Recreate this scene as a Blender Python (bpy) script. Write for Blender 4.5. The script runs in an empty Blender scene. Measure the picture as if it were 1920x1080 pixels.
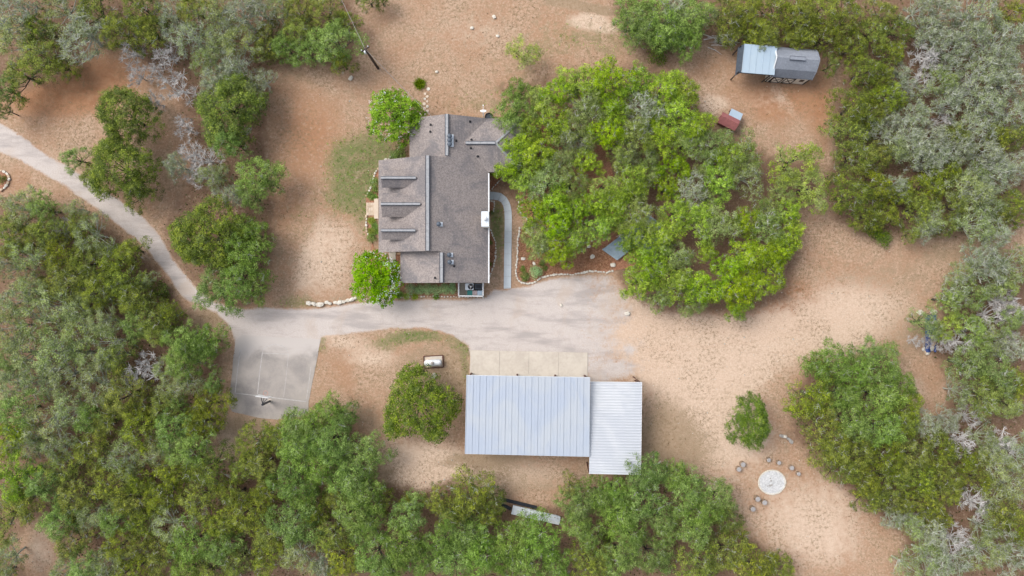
import bpy, bmesh, math, random
import numpy as np
from mathutils import Vector, Matrix

# ------------------------------------------------------------------ camera, sky, sun, exposure
SC = bpy.context.scene
COL = SC.collection
H = 70.0                       # flying height of the camera above the ground, metres
GSD = 105.0 / 1920.0           # metres of ground per pixel of the 1920 px wide photograph

cam_d = bpy.data.cameras.new('camera')
cam_d.sensor_width = 36.0
cam_d.lens = 24.0
cam_d.clip_start = 0.5
cam_d.clip_end = 3000.0
cam = bpy.data.objects.new('camera', cam_d)
cam.location = (0, 0, H)
COL.objects.link(cam)
SC.camera = cam

SUN_DIR = Vector((-0.62, 0.36, 0.80)).normalized()    # towards the sun: up and to the left, behind thin cloud
world = bpy.data.worlds.new('World')
SC.world = world
world.use_nodes = True
wn = world.node_tree
bg = wn.nodes['Background']
sky = wn.nodes.new('ShaderNodeTexSky')
sky.sky_type = 'NISHITA'
sky.sun_disc = False
sky.sun_elevation = math.asin(SUN_DIR.z)
sky.sun_rotation = math.atan2(SUN_DIR.x, SUN_DIR.y)
sky.air_density = 1.0
sky.dust_density = 3.0
hs = wn.nodes.new('ShaderNodeHueSaturation')           # thin overcast: a whiter sky
hs.inputs['Saturation'].default_value = 0.38
wn.links.new(sky.outputs[0], hs.inputs['Color'])
wn.links.new(hs.outputs[0], bg.inputs['Color'])
bg.inputs['Strength'].default_value = 0.15
sun_d = bpy.data.lights.new('sun', 'SUN')
sun_d.energy = 1.4
sun_d.angle = math.radians(34)
sun_d.color = (1.0, 0.955, 0.89)
sun = bpy.data.objects.new('sun', sun_d)
sun.rotation_euler = SUN_DIR.to_track_quat('Z', 'Y').to_euler()
sun.location = (-40, 30, 70)
COL.objects.link(sun)
SC.view_settings.view_transform = 'Standard'
SC.view_settings.look = 'None'
SC.view_settings.gamma = 1.0
SC.view_settings.exposure = 0.98
SC.cycles.max_bounces = 5
SC.cycles.diffuse_bounces = 3
SC.cycles.transparent_max_bounces = 4

random.seed(7)
RNG = np.random.default_rng(7)

# ------------------------------------------------------------------ helpers
def P(px, py, z=0.0):
    k = GSD * (H - z) / H
    return Vector(((px - 960) * k, (540 - py) * k, z))

def PX(px, z=0.0): return (px - 960) * GSD * (H - z) / H
def PY(py, z=0.0): return (540 - py) * GSD * (H - z) / H

def thing(name, label, cat, loc=(0, 0, 0), rotz=0.0, group=None):
    o = bpy.data.objects.new(name, None)
    o.empty_display_size = 0.3
    o.location = loc
    o.rotation_euler = (0, 0, rotz)
    COL.objects.link(o)
    o['label'] = label
    o['category'] = cat
    if group: o['group'] = group
    return o

def tag(o, label, cat, group=None):
    o['label'] = label; o['category'] = cat
    if group: o['group'] = group
    return o

def struct(o, label=None):
    o['kind'] = 'structure'
    if label: o['label'] = label
    return o

def stuff(o, label=None):
    o['kind'] = 'stuff'
    if label: o['label'] = label
    return o

class MB:
    """collects shapes for one mesh object"""
    def __init__(s): s.v = []; s.f = []
    def add(s, vs, fs):
        b = len(s.v)
        s.v += [tuple(v) for v in vs]
        s.f += [tuple(i + b for i in f) for f in fs]
        return s
    def box(s, c, size, rz=0.0, rx=0.0, ry=0.0):
        m = Matrix.Translation(c) @ Matrix.Rotation(rz, 4, 'Z') @ Matrix.Rotation(ry, 4, 'Y') @ Matrix.Rotation(rx, 4, 'X')
        x, y, z = (q / 2 for q in size)
        vs = [m @ Vector(q) for q in ((-x,-y,-z),(x,-y,-z),(x,y,-z),(-x,y,-z),(-x,-y,z),(x,-y,z),(x,y,z),(-x,y,z))]
        return s.add(vs, ((3,2,1,0),(4,5,6,7),(0,1,5,4),(1,2,6,5),(2,3,7,6),(3,0,4,7)))
    def beam(s, a, b, w, h):
        a, b = Vector(a), Vector(b)
        d = (b - a); L = d.length; d.normalize()
        q = d.to_track_quat('X', 'Z').to_matrix().to_4x4()
        m = Matrix.Translation((a + b) / 2) @ q
        x, y, z = L / 2, w / 2, h / 2
        vs = [m @ Vector(q) for q in ((-x,-y,-z),(x,-y,-z),(x,y,-z),(-x,y,-z),(-x,-y,z),(x,-y,z),(x,y,z),(-x,y,z))]
        return s.add(vs, ((3,2,1,0),(4,5,6,7),(0,1,5,4),(1,2,6,5),(2,3,7,6),(3,0,4,7)))
    def tube(s, pts, rad, n=6, cap=True):
        pts = [Vector(p) for p in pts]
        if not isinstance(rad, (list, tuple)): rad = [rad] * len(pts)
        vs = []; fs = []
        for i, p in enumerate(pts):
            d = (pts[min(i + 1, len(pts) - 1)] - pts[max(i - 1, 0)])
            if d.length < 1e-6: d = Vector((0, 0, 1))
            d.normalize()
            u = d.cross(Vector((0.31, 0.95, 0.02)))
            if u.length < 0.05: u = d.cross(Vector((1, 0, 0)))
            u.normalize(); w = d.cross(u)
            for k in range(n):
                a = 2 * math.pi * k / n
                vs.append(p + (u * math.cos(a) + w * math.sin(a)) * rad[i])
        for i in range(len(pts) - 1):
            for k in range(n):
                fs.append((i*n + k, i*n + (k+1) % n, (i+1)*n + (k+1) % n, (i+1)*n + k))
        if cap:
            fs.append(tuple(range(n - 1, -1, -1)))
            fs.append(tuple((len(pts)-1)*n + k for k in range(n)))
        return s.add(vs, fs)
    def lathe(s, c, prof, n=16, axis='Z'):
        vs = []; fs = []
        for r, z in prof:
            for k in range(n):
                a = 2 * math.pi * k / n
                if axis == 'Z': vs.append((c[0] + r*math.cos(a), c[1] + r*math.sin(a), c[2] + z))
                else: vs.append((c[0] + z, c[1] + r*math.cos(a), c[2] + r*math.sin(a)))
        m = len(prof)
        for i in range(m - 1):
            for k in range(n):
                fs.append((i*n+k, i*n+(k+1) % n, (i+1)*n+(k+1) % n, (i+1)*n+k))
        fs.append(tuple(range(n - 1, -1, -1))); fs.append(tuple((m-1)*n+k for k in range(n)))
        return s.add(vs, fs)
    def slab(s, poly, t, up=Vector((0, 0, 1))):
        """closed prism: polygon (3d points) thickened downwards by t"""
        n = len(poly)
        top = [Vector(p) for p in poly]; bot = [p - up * t for p in top]
        fs = [tuple(range(n)), tuple(range(2*n - 1, n - 1, -1))]
        for i in range(n):
            j = (i + 1) % n
            fs.append((i, i + n, j + n, j))
        return s.add(top + bot, fs)
    def mesh(s, name, smooth=False):
        me = bpy.data.meshes.new(name)
        me.from_pydata(s.v, [], s.f)
        bm = bmesh.new(); bm.from_mesh(me)
        bmesh.ops.recalc_face_normals(bm, faces=bm.faces)
        bm.to_mesh(me); bm.free()
        if smooth:
            me.polygons.foreach_set('use_smooth', [True] * len(me.polygons))
        me.update()
        return me
    def obj(s, name, mat, parent=None, smooth=False):
        me = s.mesh(name, smooth)
        me.materials.append(mat)
        return link(name, me, parent)

def link(name, me, parent=None):
    o = bpy.data.objects.new(name, me)
    COL.objects.link(o)
    if parent:
        o.parent = parent
        o.matrix_parent_inverse = parent.matrix_basis.inverted()
    return o

def bevel(o, w=0.02, seg=1):
    bm = bmesh.new(); bm.from_mesh(o.data)
    bmesh.ops.remove_doubles(bm, verts=bm.verts, dist=1e-5)
    bmesh.ops.bevel(bm, geom=list(bm.edges), offset=w, segments=seg, affect='EDGES', clamp_overlap=True)
    bm.to_mesh(o.data); bm.free()
    return o

def np_mesh(name, verts, corners, mat, attrs=None):
    """faces of equal corner count from a numpy index array"""
    me = bpy.data.meshes.new(name)
    nf, k = corners.shape
    me.vertices.add(len(verts)); me.vertices.foreach_set('co', np.ascontiguousarray(verts, np.float32).ravel())
    me.loops.add(nf * k); me.loops.foreach_set('vertex_index', np.ascontiguousarray(corners, np.int32).ravel())
    me.polygons.add(nf)
    me.polygons.foreach_set('loop_start', np.arange(0, nf * k, k, dtype=np.int32))
    me.polygons.foreach_set('loop_total', np.full(nf, k, np.int32))
    me.update(calc_edges=True)
    for nm, (dom, val) in (attrs or {}).items():
        a = me.attributes.new(nm, 'FLOAT', dom)
        a.data.foreach_set('value', np.ascontiguousarray(val, np.float32))
    if mat: me.materials.append(mat)
    return me

# ------------------------------------------------------------------ materials
class N:
    def __init__(s, name):
        s.m = bpy.data.materials.new(name); s.m.use_nodes = True
        s.t = s.m.node_tree
        s.p = s.t.nodes['Principled BSDF']
        s.out = s.t.nodes['Material Output']
        g = s.t.nodes.new('ShaderNodeNewGeometry'); s.pos = g.outputs['Position']
    def n(s, kind, **kw):
        q = s.t.nodes.new(kind)
        for k, v in kw.items(): setattr(q, k, v)
        return q
    def l(s, a, b): s.t.links.new(a, b)
    def put(s, sock, v):
        if hasattr(v, 'links') or hasattr(v, 'is_linked'): s.l(v, sock)
        else: sock.default_value = v
    def coord(s):
        return s.n('ShaderNodeTexCoord').outputs['Object']
    def noise(s, scale, detail=4, rough=0.55, vec=None, stretch=None, dist=0.0):
        q = s.n('ShaderNodeTexNoise'); q.inputs['Scale'].default_value = scale
        q.inputs['Detail'].default_value = detail; q.inputs['Roughness'].default_value = rough
        q.inputs['Distortion'].default_value = dist
        v = vec or s.pos
        if stretch:
            mp = s.n('ShaderNodeMapping'); mp.inputs['Scale'].default_value = stretch[:3]
            if len(stretch) > 3: mp.inputs['Rotation'].default_value = (0, 0, stretch[3])
            s.l(v, mp.inputs['Vector']); v = mp.outputs[0]
        s.l(v, q.inputs['Vector'])
        return q.outputs['Fac']
    def math(s, op, a, b=0.0, c=0.0, clamp=False):
        q = s.n('ShaderNodeMath', operation=op, use_clamp=clamp)
        for i, v in enumerate((a, b, c)):
            if i < len(q.inputs): s.put(q.inputs[i], v)
        return q.outputs[0]
    def rng(s, v, a, b, c=0.0, d=1.0, smooth=True):
        q = s.n('ShaderNodeMapRange', interpolation_type='SMOOTHSTEP' if smooth else 'LINEAR')
        s.put(q.inputs['Value'], v)
        for k, x in zip(('From Min', 'From Max', 'To Min', 'To Max'), (a, b, c, d)): q.inputs[k].default_value = x
        return q.outputs[0]
    def mix(s, f, a, b, blend='MIX'):
        q = s.n('ShaderNodeMix', data_type='RGBA', blend_type=blend)
        s.put(q.inputs[0], f)
        for sock, v in ((q.inputs[6], a), (q.inputs[7], b)):
            if isinstance(v, tuple): sock.default_value = (*v[:3], 1.0)
            else: s.l(v, sock)
        return q.outputs[2]
    def attr(s, name):
        q = s.n('ShaderNodeAttribute', attribute_name=name); return q.outputs['Fac']
    def bump(s, h, strength=0.3, dist=0.05):
        q = s.n('ShaderNodeBump'); q.inputs['Strength'].default_value = strength; q.inputs['Distance'].default_value = dist
        s.l(h, q.inputs['Height']); s.l(q.outputs[0], s.p.inputs['Normal'])
    def done(s, color=None, rough=0.9, metal=0.0, spec=None):
        if color is not None:
            if isinstance(color, tuple): s.p.inputs['Base Color'].default_value = (*color[:3], 1)
            else: s.l(color, s.p.inputs['Base Color'])
        s.put(s.p.inputs['Roughness'], rough); s.put(s.p.inputs['Metallic'], metal)
        if spec is not None: s.p.inputs['Specular IOR Level'].default_value = spec
        return s.m

ALB = 0.78      # the photograph is exposed for the trees; pale surfaces stay just below white
def plain(name, c1, c2=None, scale=3.0, rough=0.8, metal=0.0, bump=0.15, dist=0.02, detail=5, spec=0.3, stretch=None):
    m = N(name)
    c2 = c2 or tuple(x * 0.75 for x in c1)
    c1 = tuple(x * ALB for x in c1); c2 = tuple(x * ALB for x in c2)
    a = m.noise(scale, detail, 0.6, stretch=stretch); b = m.noise(scale * 7, 3, stretch=stretch)
    f = m.rng(m.math('ADD', m.math('MULTIPLY', a, 0.7), m.math('MULTIPLY', b, 0.3)), 0.33, 0.67)
    if bump: m.bump(b, bump, dist)
    return m.done(m.mix(f, c1, c2), rough, metal, spec)

MT = {}
MT['cream'] = plain('cream_siding', (0.84, 0.78, 0.68), (0.74, 0.68, 0.58), 2.0)
MT['limestone'] = plain('limestone', (0.60, 0.53, 0.42), (0.42, 0.35, 0.26), 2.5, bump=0.4)
MT['stone'] = plain('white_stone', (0.72, 0.68, 0.60), (0.50, 0.45, 0.38), 5.0, bump=0.5, dist=0.04)
MT['stone_tan'] = plain('tan_stone', (0.60, 0.47, 0.34), (0.42, 0.30, 0.20), 5.0, bump=0.5, dist=0.04)
MT['stone_grey'] = plain('grey_stone', (0.42, 0.40, 0.37), (0.26, 0.24, 0.22), 4.0, bump=0.5, dist=0.05)
MT['white'] = plain('white_paint', (0.80, 0.80, 0.80), (0.70, 0.71, 0.72), 4.0, 0.5, bump=0.05)
MT['white_metal'] = plain('white_metal', (0.74, 0.78, 0.82), (0.62, 0.67, 0.73), 2.0, 0.38, 0.2, 0.04)
MT['dark_metal'] = plain('dark_metal', (0.035, 0.04, 0.05), (0.02, 0.022, 0.03), 6, 0.45, 0.3, 0.05)
MT['ridge'] = plain('ridge_cap_shingle', (0.36, 0.37, 0.39), (0.26, 0.26, 0.27), 5.0, bump=0.3)
MT['ridge_gap'] = plain('ridge_vent_gap', (0.05, 0.06, 0.08), (0.03, 0.035, 0.05), 5.0)
MT['rust'] = plain('rust_red_steel', (0.13, 0.045, 0.03), (0.08, 0.03, 0.02), 4.0, 0.6, 0.2)
MT['wood'] = plain('weathered_wood', (0.34, 0.25, 0.18), (0.22, 0.16, 0.11), 5.0, stretch=(1, 6, 1))
MT['pole'] = plain('pole_wood', (0.075, 0.05, 0.04), (0.04, 0.028, 0.022), 4.0, stretch=(4, 4, 0.4))
MT['greywood'] = plain('grey_wood', (0.40, 0.37, 0.35), (0.25, 0.22, 0.20), 8.0, stretch=(3, 3, 1))
MT['bark'] = plain('oak_bark', (0.07, 0.06, 0.055), (0.035, 0.03, 0.028), 6.0, bump=0.5)
MT['lichen'] = plain('lichen_bark', (0.50, 0.52, 0.45), (0.31, 0.33, 0.28), 6.0, bump=0.4)
MT['bare'] = plain('bare_twig_grey', (0.66, 0.65, 0.63), (0.42, 0.39, 0.38), 6.0, bump=0.4)
MT['cutwood'] = plain('cut_wood_grey', (0.42, 0.40, 0.39), (0.28, 0.26, 0.26), 9.0)
MT['teal'] = plain('teal_plastic', (0.02, 0.19, 0.17), (0.015, 0.14, 0.13), 4.0, 0.4, bump=0.03)
MT['mauve'] = plain('mauve_plastic', (0.42, 0.34, 0.34), (0.34, 0.28, 0.28), 4.0, 0.5, bump=0.03)
MT['sky_plastic'] = plain('pale_blue_plastic', (0.40, 0.50, 0.60), (0.32, 0.42, 0.52), 4.0, 0.5, bump=0.03)
MT['slate_plastic'] = plain('slate_plastic', (0.09, 0.11, 0.14), (0.06, 0.075, 0.10), 4.0, 0.5, bump=0.03)
MT['black'] = plain('black_plastic', (0.015, 0.015, 0.018), (0.01, 0.01, 0.012), 4.0, 0.5)
MT['maroon'] = plain('maroon_roofing', (0.34, 0.125, 0.12), (0.26, 0.095, 0.095), 4.0, 0.7)
MT['glass'] = plain('window_glass', (0.03, 0.04, 0.05), (0.02, 0.025, 0.03), 2.0, 0.08, 0.0, 0.0, spec=0.6)
MT['bluedeck'] = plain('blue_grey_deck_paint', (0.30, 0.38, 0.44), (0.22, 0.29, 0.35), 3.0, 0.7, stretch=(1, 1, 1))
MT['tarp'] = plain('blue_tarp', (0.03, 0.07, 0.26), (0.02, 0.05, 0.18), 3.0, 0.5)
MT['walk'] = plain('walk_concrete', (0.54, 0.58, 0.615), (0.48, 0.52, 0.55), 1.2, 0.8, bump=0.1)
MT['apron'] = plain('apron_concrete', (0.575, 0.515, 0.44), (0.47, 0.415, 0.355), 0.55, 0.85, bump=0.1, detail=8)
MT['paint_line'] = plain('worn_line_paint', (0.50, 0.475, 0.455), (0.36, 0.34, 0.325), 3.0, 0.8)
MT['orange'] = plain('rim_paint', (0.55, 0.28, 0.22), (0.45, 0.2, 0.15), 3.0, 0.5)
MT['net'] = plain('net_cord', (0.6, 0.55, 0.55), None, 3.0)
MT['tank'] = plain('tank_paint', (0.72, 0.74, 0.76), (0.60, 0.63, 0.66), 3.0, 0.35, bump=0.03)
MT['flag'] = plain('flagstone', (0.62, 0.51, 0.39), (0.45, 0.33, 0.23), 2.2, bump=0.3)
MT['tile_tan'] = plain('tan_step', (0.66, 0.55, 0.44), (0.58, 0.47, 0.37), 1.5)
MT['ash'] = plain('pale_gravel', (0.72, 0.72, 0.72), (0.42, 0.42, 0.43), 7.0, bump=0.8, dist=0.06)
MT['trunk_dark'] = plain('cedar_bark', (0.10, 0.075, 0.06), (0.05, 0.038, 0.03), 5.0, bump=0.5)

def shingle_mat(name, c1, c2, c3):
    c1, c2, c3 = (tuple(x * ALB for x in c) for c in (c1, c2, c3))
    m = N(name)
    a = m.noise(14.0, 3, 0.7); b = m.noise(0.35, 7, 0.62, dist=0.6); c = m.noise(5.5, 3)
    st = m.noise(1.0, 4, stretch=(0.5, 3.0, 1.0))
    g_ = m.noise(6.5, 2, 0.8)
    col = m.mix(m.rng(m.math('ADD', m.math('MULTIPLY', a, .5), m.math('MULTIPLY', g_, .5)), 0.40, 0.60), c1, c2)
    col = m.mix(m.math('MULTIPLY', m.rng(b, 0.44, 0.62), 0.75), col, c3)
    col = m.mix(m.math('MULTIPLY', m.rng(st, 0.5, 0.7), 0.3), col, c3)
    col = m.mix(m.math('MULTIPLY', m.rng(c, 0.5, 0.72), 0.35), col, tuple(x * 1.25 for x in c1))
    w = m.n('ShaderNodeTexWave', bands_direction='X'); w.inputs['Scale'].default_value = 2.2
    w.inputs['Distortion'].default_value = 0.6
    m.l(m.pos, w.inputs['Vector'])
    m.bump(m.math('ADD', m.math('MULTIPLY', w.outputs['Fac'], 0.6), a), 0.5, 0.03)
    return m.done(col, 0.92, 0, 0.2)
MT['shingle'] = shingle_mat('brown_grey_shingles', (0.325, 0.282, 0.265), (0.19, 0.165, 0.158), (0.15, 0.142, 0.150))
MT['shed_shingle'] = shingle_mat('slate_grey_shingles', (0.255, 0.275, 0.315), (0.21, 0.228, 0.265), (0.18, 0.197, 0.23))

def metal_roof(name, c1, c2, stretch, rough, streak):
    c1, c2 = (tuple(x * ALB for x in c) for c in (c1, c2))
    m = N(name)
    a = m.noise(0.22, 5, 0.6, stretch=(1, 0.7, 1, 0.6), dist=0.8); b = m.noise(1.6, 4, stretch=stretch)
    c = m.noise(0.5, 6, 0.7)
    col = m.mix(m.rng(a, 0.42, 0.62), c1, c2)
    col = m.mix(m.math('MULTIPLY', m.rng(b, 0.5, 0.75), streak), col, tuple(x * 0.82 for x in c2))
    col = m.mix(m.math('MULTIPLY', m.rng(c, 0.62, 0.8), 0.35), col, (0.42, 0.36, 0.29))
    return m.done(col, m.rng(b, 0.3, 0.7, rough, rough + 0.12), 0.12, 0.5)
MT['galv'] = metal_roof('galvanised_roof', (0.45, 0.485, 0.53), (0.405, 0.455, 0.54), (4, 0.3, 1), 0.42, 0.5)
MT['white_roof'] = metal_roof('white_corrugated_roof', (0.60, 0.615, 0.64), (0.53, 0.55, 0.59), (0.3, 4, 1), 0.45, 0.4)
MT['blue_galv'] = metal_roof('pale_blue_metal_roof', (0.40, 0.49, 0.56), (0.36, 0.455, 0.55), (4, 0.4, 1), 0.4, 0.3)

# ground: one shader for every sheet of earth, its kinds mixed by vertex weights and noise
def terrain_mat():
    m = N('terrain')
    n0 = m.noise(0.055, 5, 0.6); n1 = m.noise(0.28, 7, 0.62, dist=0.4); n2 = m.noise(1.3, 7, 0.65); n3 = m.noise(6.0, 5, 0.65)
    n4 = m.noise(3.4, 3, 0.6); n5 = m.noise(13.0, 2, 0.6)
    def w(name, soft=0.16, amp=0.9):
        x = m.math('ADD', m.attr(name), m.math('MULTIPLY', m.math('SUBTRACT', n2, 0.5), amp))
        x = m.math('ADD', x, m.math('MULTIPLY', m.math('SUBTRACT', n3, 0.5), amp * 0.55))
        return m.rng(x, 0.5 - soft, 0.5 + soft)
    # bare dirt, dry grass
    col = m.mix(m.rng(n1, 0.36, 0.64), (0.495, 0.305, 0.190), (0.605, 0.425, 0.295))
    col = m.mix(m.math('MULTIPLY', m.rng(n0, 0.4, 0.65), 0.5), col, (0.50, 0.295, 0.175))
    col = m.mix(m.math('MULTIPLY', m.rng(n2, 0.48, 0.64), 0.6), col, (0.40, 0.28, 0.17))
    n7 = m.noise(4.5, 5, 0.75)
    col = m.mix(m.math('MULTIPLY', m.rng(n7, 0.50, 0.64), 0.5), col, (0.70, 0.52, 0.38))
    col = m.mix(m.math('MULTIPLY', m.rng(n7, 0.50, 0.36), 0.5), col, (0.36, 0.235, 0.14))
    col = m.mix(w('rust', 0.3, 0.8), col, m.mix(m.rng(n2, 0.3, 0.7), (0.42, 0.195, 0.095), (0.53, 0.29, 0.16)))
    cal = m.mix(m.rng(n3, 0.35, 0.65), (0.87, 0.68, 0.52), (0.74, 0.555, 0.405))
    col = m.mix(m.math('MULTIPLY', w('caliche', 0.28), 0.85), col, cal)
    col = m.mix(m.math('MULTIPLY', w('tan', 0.25, 1.0), 0.85), col, m.mix(m.rng(n4, 0.35, 0.65), (0.36, 0.255, 0.155), (0.48, 0.36, 0.24)))
    lit = m.mix(m.rng(n3, 0.35, 0.65), (0.235, 0.135, 0.085), (0.31, 0.20, 0.135))
    col = m.mix(w('litter', 0.25, 0.8), col, lit)
    n6 = m.noise(2.1, 6, 0.7)
    col = m.mix(m.math('MULTIPLY', m.math('MULTIPLY', m.math('MULTIPLY', m.rng(n6, 0.52, 0.66), m.rng(n0, 0.42, 0.6, 0.2, 1.0)), 0.5), 1.0), col, (0.66, 0.49, 0.36))
    grs = m.mix(m.rng(n3, 0.35, 0.65), (0.115, 0.19, 0.05), (0.215, 0.245, 0.085))
    grs = m.mix(m.math('MULTIPLY', m.rng(m.math('ADD', m.math('MULTIPLY', n2, .6), m.math('MULTIPLY', n7, .4)), 0.47, 0.60), 0.8), grs, (0.40, 0.305, 0.18))
    col = m.mix(m.math('MULTIPLY', w('green', 0.34, 1.35), 0.9), col, grs)
    # small weeds and tussocks
    sp = m.rng(m.math('ADD', m.math('MULTIPLY', n5, 0.5), m.math('MULTIPLY', n4, 0.5)), 0.49, 0.58)
    sp = m.math('MULTIPLY', sp, m.rng(n1, 0.40, 0.62, 0.18, 1.0))
    spg = m.math('SUBTRACT', 1.0, m.attr('gravel'), clamp=True)
    col = m.mix(m.math('MULTIPLY', m.math('MULTIPLY', sp, 0.80), spg), col, (0.27, 0.19, 0.10))
    # driveway gravel and worn concrete
    st = m.noise(0.5, 5, 0.6, stretch=(0.35, 1.6, 1, 0.05))
    gv = m.mix(m.rng(n5, 0.35, 0.65), (0.65, 0.575, 0.515), (0.74, 0.66, 0.60))
    gv = m.mix(m.math('MULTIPLY', m.rng(st, 0.46, 0.66), 0.75), gv, (0.45, 0.405, 0.375))
    gv = m.mix(m.math('MULTIPLY', m.rng(n2, 0.5, 0.68), 0.4), gv, (0.52, 0.46, 0.42))
    gv = m.mix(m.math('MULTIPLY', m.rng(n1, 0.52, 0.7), 0.55), gv, (0.62, 0.50, 0.40))
    gx_ = m.math('ADD', m.attr('gravel'), m.math('MULTIPLY', m.math('SUBTRACT', n1, 0.5), 1.1))
    gx_ = m.math('ADD', gx_, m.math('MULTIPLY', m.math('SUBTRACT', n2, 0.5), 0.9))
    gx_ = m.math('ADD', gx_, m.math('MULTIPLY', m.math('SUBTRACT', n3, 0.5), 0.7))
    col = m.mix(m.rng(gx_, 0.2, 0.75), col, gv)
    col = m.mix(1.0, col, (0.585, 0.585, 0.60), 'MULTIPLY')
    m.bump(m.math('ADD', n3, m.math('MULTIPLY', n5, 0.7)), 0.45, 0.06)
    return m.done(col, 0.95, 0, 0.15)
MT['terrain'] = terrain_mat()

def court_mat():
    m = N('court_concrete')
    a = m.noise(0.35, 7, 0.6, dist=0.5); b = m.noise(2.2, 6, 0.65); c = m.noise(9, 4)
    col = m.mix(m.rng(a, 0.36, 0.64), (0.27, 0.245, 0.23), (0.39, 0.35, 0.315))
    col = m.mix(m.math('MULTIPLY', m.rng(b, 0.42, 0.7), 0.45), col, (0.31, 0.285, 0.27))
    col = m.mix(m.math('MULTIPLY', m.rng(c, 0.45, 0.7), 0.25), col, (0.42, 0.385, 0.36))
    sx = m.n('ShaderNodeSeparateXYZ'); m.l(m.pos, sx.inputs[0])
    du = m.rng(m.math('ADD', sx.outputs['Y'], m.math('MULTIPLY', a, 4.0)), PY(676) + 2.0, PY(636) + 1.6)
    col = m.mix(du, col, (0.49, 0.445, 0.415))
    col = m.mix(1.0, col, (ALB, ALB, ALB), 'MULTIPLY')
    m.bump(c, 0.15, 0.02)
    return m.done(col, 0.9, 0, 0.2)
MT['court'] = court_mat()

def mulch_mat():
    m = N('red_bark_mulch')
    a = m.noise(7, 4, 0.7, stretch=(1, 2.5, 1, 0.7)); b = m.noise(1.0, 4); c = m.noise(16, 3)
    col = m.mix(m.rng(a, 0.36, 0.64), (0.20, 0.085, 0.05), (0.38, 0.20, 0.125))
    col = m.mix(m.math('MULTIPLY', m.rng(b, 0.45, 0.7), 0.5), col, (0.33, 0.19, 0.13))
    m.bump(m.math('ADD', a, c), 0.9, 0.08)
    return m.done(col, 0.95, 0, 0.15)
MT['mulch'] = mulch_mat()

def leaf_mat(name, dark, mid, light, trans=0.28, hue=0.012, val=0.17, gain=1.30):
    dark, mid, light = (tuple(x * gain for x in c) for c in (dark, mid, light))
    m = N(name)
    t = m.attr('tint')
    oi = m.n('ShaderNodeObjectInfo')
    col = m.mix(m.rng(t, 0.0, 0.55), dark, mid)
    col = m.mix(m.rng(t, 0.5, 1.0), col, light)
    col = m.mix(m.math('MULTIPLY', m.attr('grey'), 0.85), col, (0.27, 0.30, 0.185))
    h = m.n('ShaderNodeHueSaturation')
    m.l(col, h.inputs['Color'])
    m.l(m.rng(oi.outputs['Random'], 0, 1, 0.5 - hue, 0.5 + hue, False), h.inputs['Hue'])
    r2 = m.math('FRACT', m.math('MULTIPLY', oi.outputs['Random'], 7.31))
    m.l(m.rng(r2, 0, 1, 1 - val, 1 + val, False), h.inputs['Value'])
    r3 = m.math('FRACT', m.math('MULTIPLY', oi.outputs['Random'], 13.7))
    m.l(m.rng(r3, 0, 1, 0.98, 1.12, False), h.inputs['Saturation'])
    c = h.outputs[0]
    m.l(c, m.p.inputs['Base Color'])
    m.p.inputs['Roughness'].default_value = 0.6
    m.p.inputs['Specular IOR Level'].default_value = 0.06
    tr = m.n('ShaderNodeBsdfTranslucent'); m.l(c, tr.inputs['Color'])
    ms = m.n('ShaderNodeMixShader'); ms.inputs[0].default_value = trans
    m.l(m.p.outputs[0], ms.inputs[1]); m.l(tr.outputs[0], ms.inputs[2])
    m.l(ms.outputs[0], m.out.inputs['Surface'])
    return m.m
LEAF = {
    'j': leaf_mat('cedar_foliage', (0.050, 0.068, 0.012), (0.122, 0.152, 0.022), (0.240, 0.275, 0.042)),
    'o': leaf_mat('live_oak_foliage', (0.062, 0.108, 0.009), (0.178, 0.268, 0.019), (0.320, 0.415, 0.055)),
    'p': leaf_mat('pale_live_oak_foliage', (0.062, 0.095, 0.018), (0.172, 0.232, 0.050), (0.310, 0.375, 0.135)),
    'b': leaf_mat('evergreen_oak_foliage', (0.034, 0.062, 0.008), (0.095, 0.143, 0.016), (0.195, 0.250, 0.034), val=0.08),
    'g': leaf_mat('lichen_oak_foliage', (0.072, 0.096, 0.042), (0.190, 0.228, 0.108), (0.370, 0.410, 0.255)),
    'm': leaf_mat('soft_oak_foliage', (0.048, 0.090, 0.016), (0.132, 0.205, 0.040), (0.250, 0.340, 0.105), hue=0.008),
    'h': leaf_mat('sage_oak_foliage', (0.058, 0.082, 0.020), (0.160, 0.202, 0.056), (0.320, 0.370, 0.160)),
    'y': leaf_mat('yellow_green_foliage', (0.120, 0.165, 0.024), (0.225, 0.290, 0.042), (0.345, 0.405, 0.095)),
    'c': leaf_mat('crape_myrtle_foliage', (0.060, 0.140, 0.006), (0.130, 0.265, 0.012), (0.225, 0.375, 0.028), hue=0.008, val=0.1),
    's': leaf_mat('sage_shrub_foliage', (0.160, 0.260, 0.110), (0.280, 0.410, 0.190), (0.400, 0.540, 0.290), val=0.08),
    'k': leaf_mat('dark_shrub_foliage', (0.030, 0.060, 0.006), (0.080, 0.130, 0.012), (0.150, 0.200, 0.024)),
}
MT['blossom'] = plain('white_blossom', (0.80, 0.80, 0.78), (0.68, 0.70, 0.70), 5.0, bump=0)
MT['drygrass'] = leaf_mat('dry_grass_blades', (0.115, 0.085, 0.035), (0.27, 0.20, 0.11), (0.46, 0.36, 0.22), 0.1, gain=0.85)
MT['undergrowth'] = leaf_mat('undergrowth_leaves', (0.045, 0.050, 0.018), (0.085, 0.085, 0.035), (0.17, 0.13, 0.075), 0.15, gain=0.85)
MT['chips'] = leaf_mat('bark_chip', (0.14, 0.06, 0.035), (0.30, 0.15, 0.09), (0.46, 0.29, 0.19), 0.0, gain=0.85)

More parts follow.
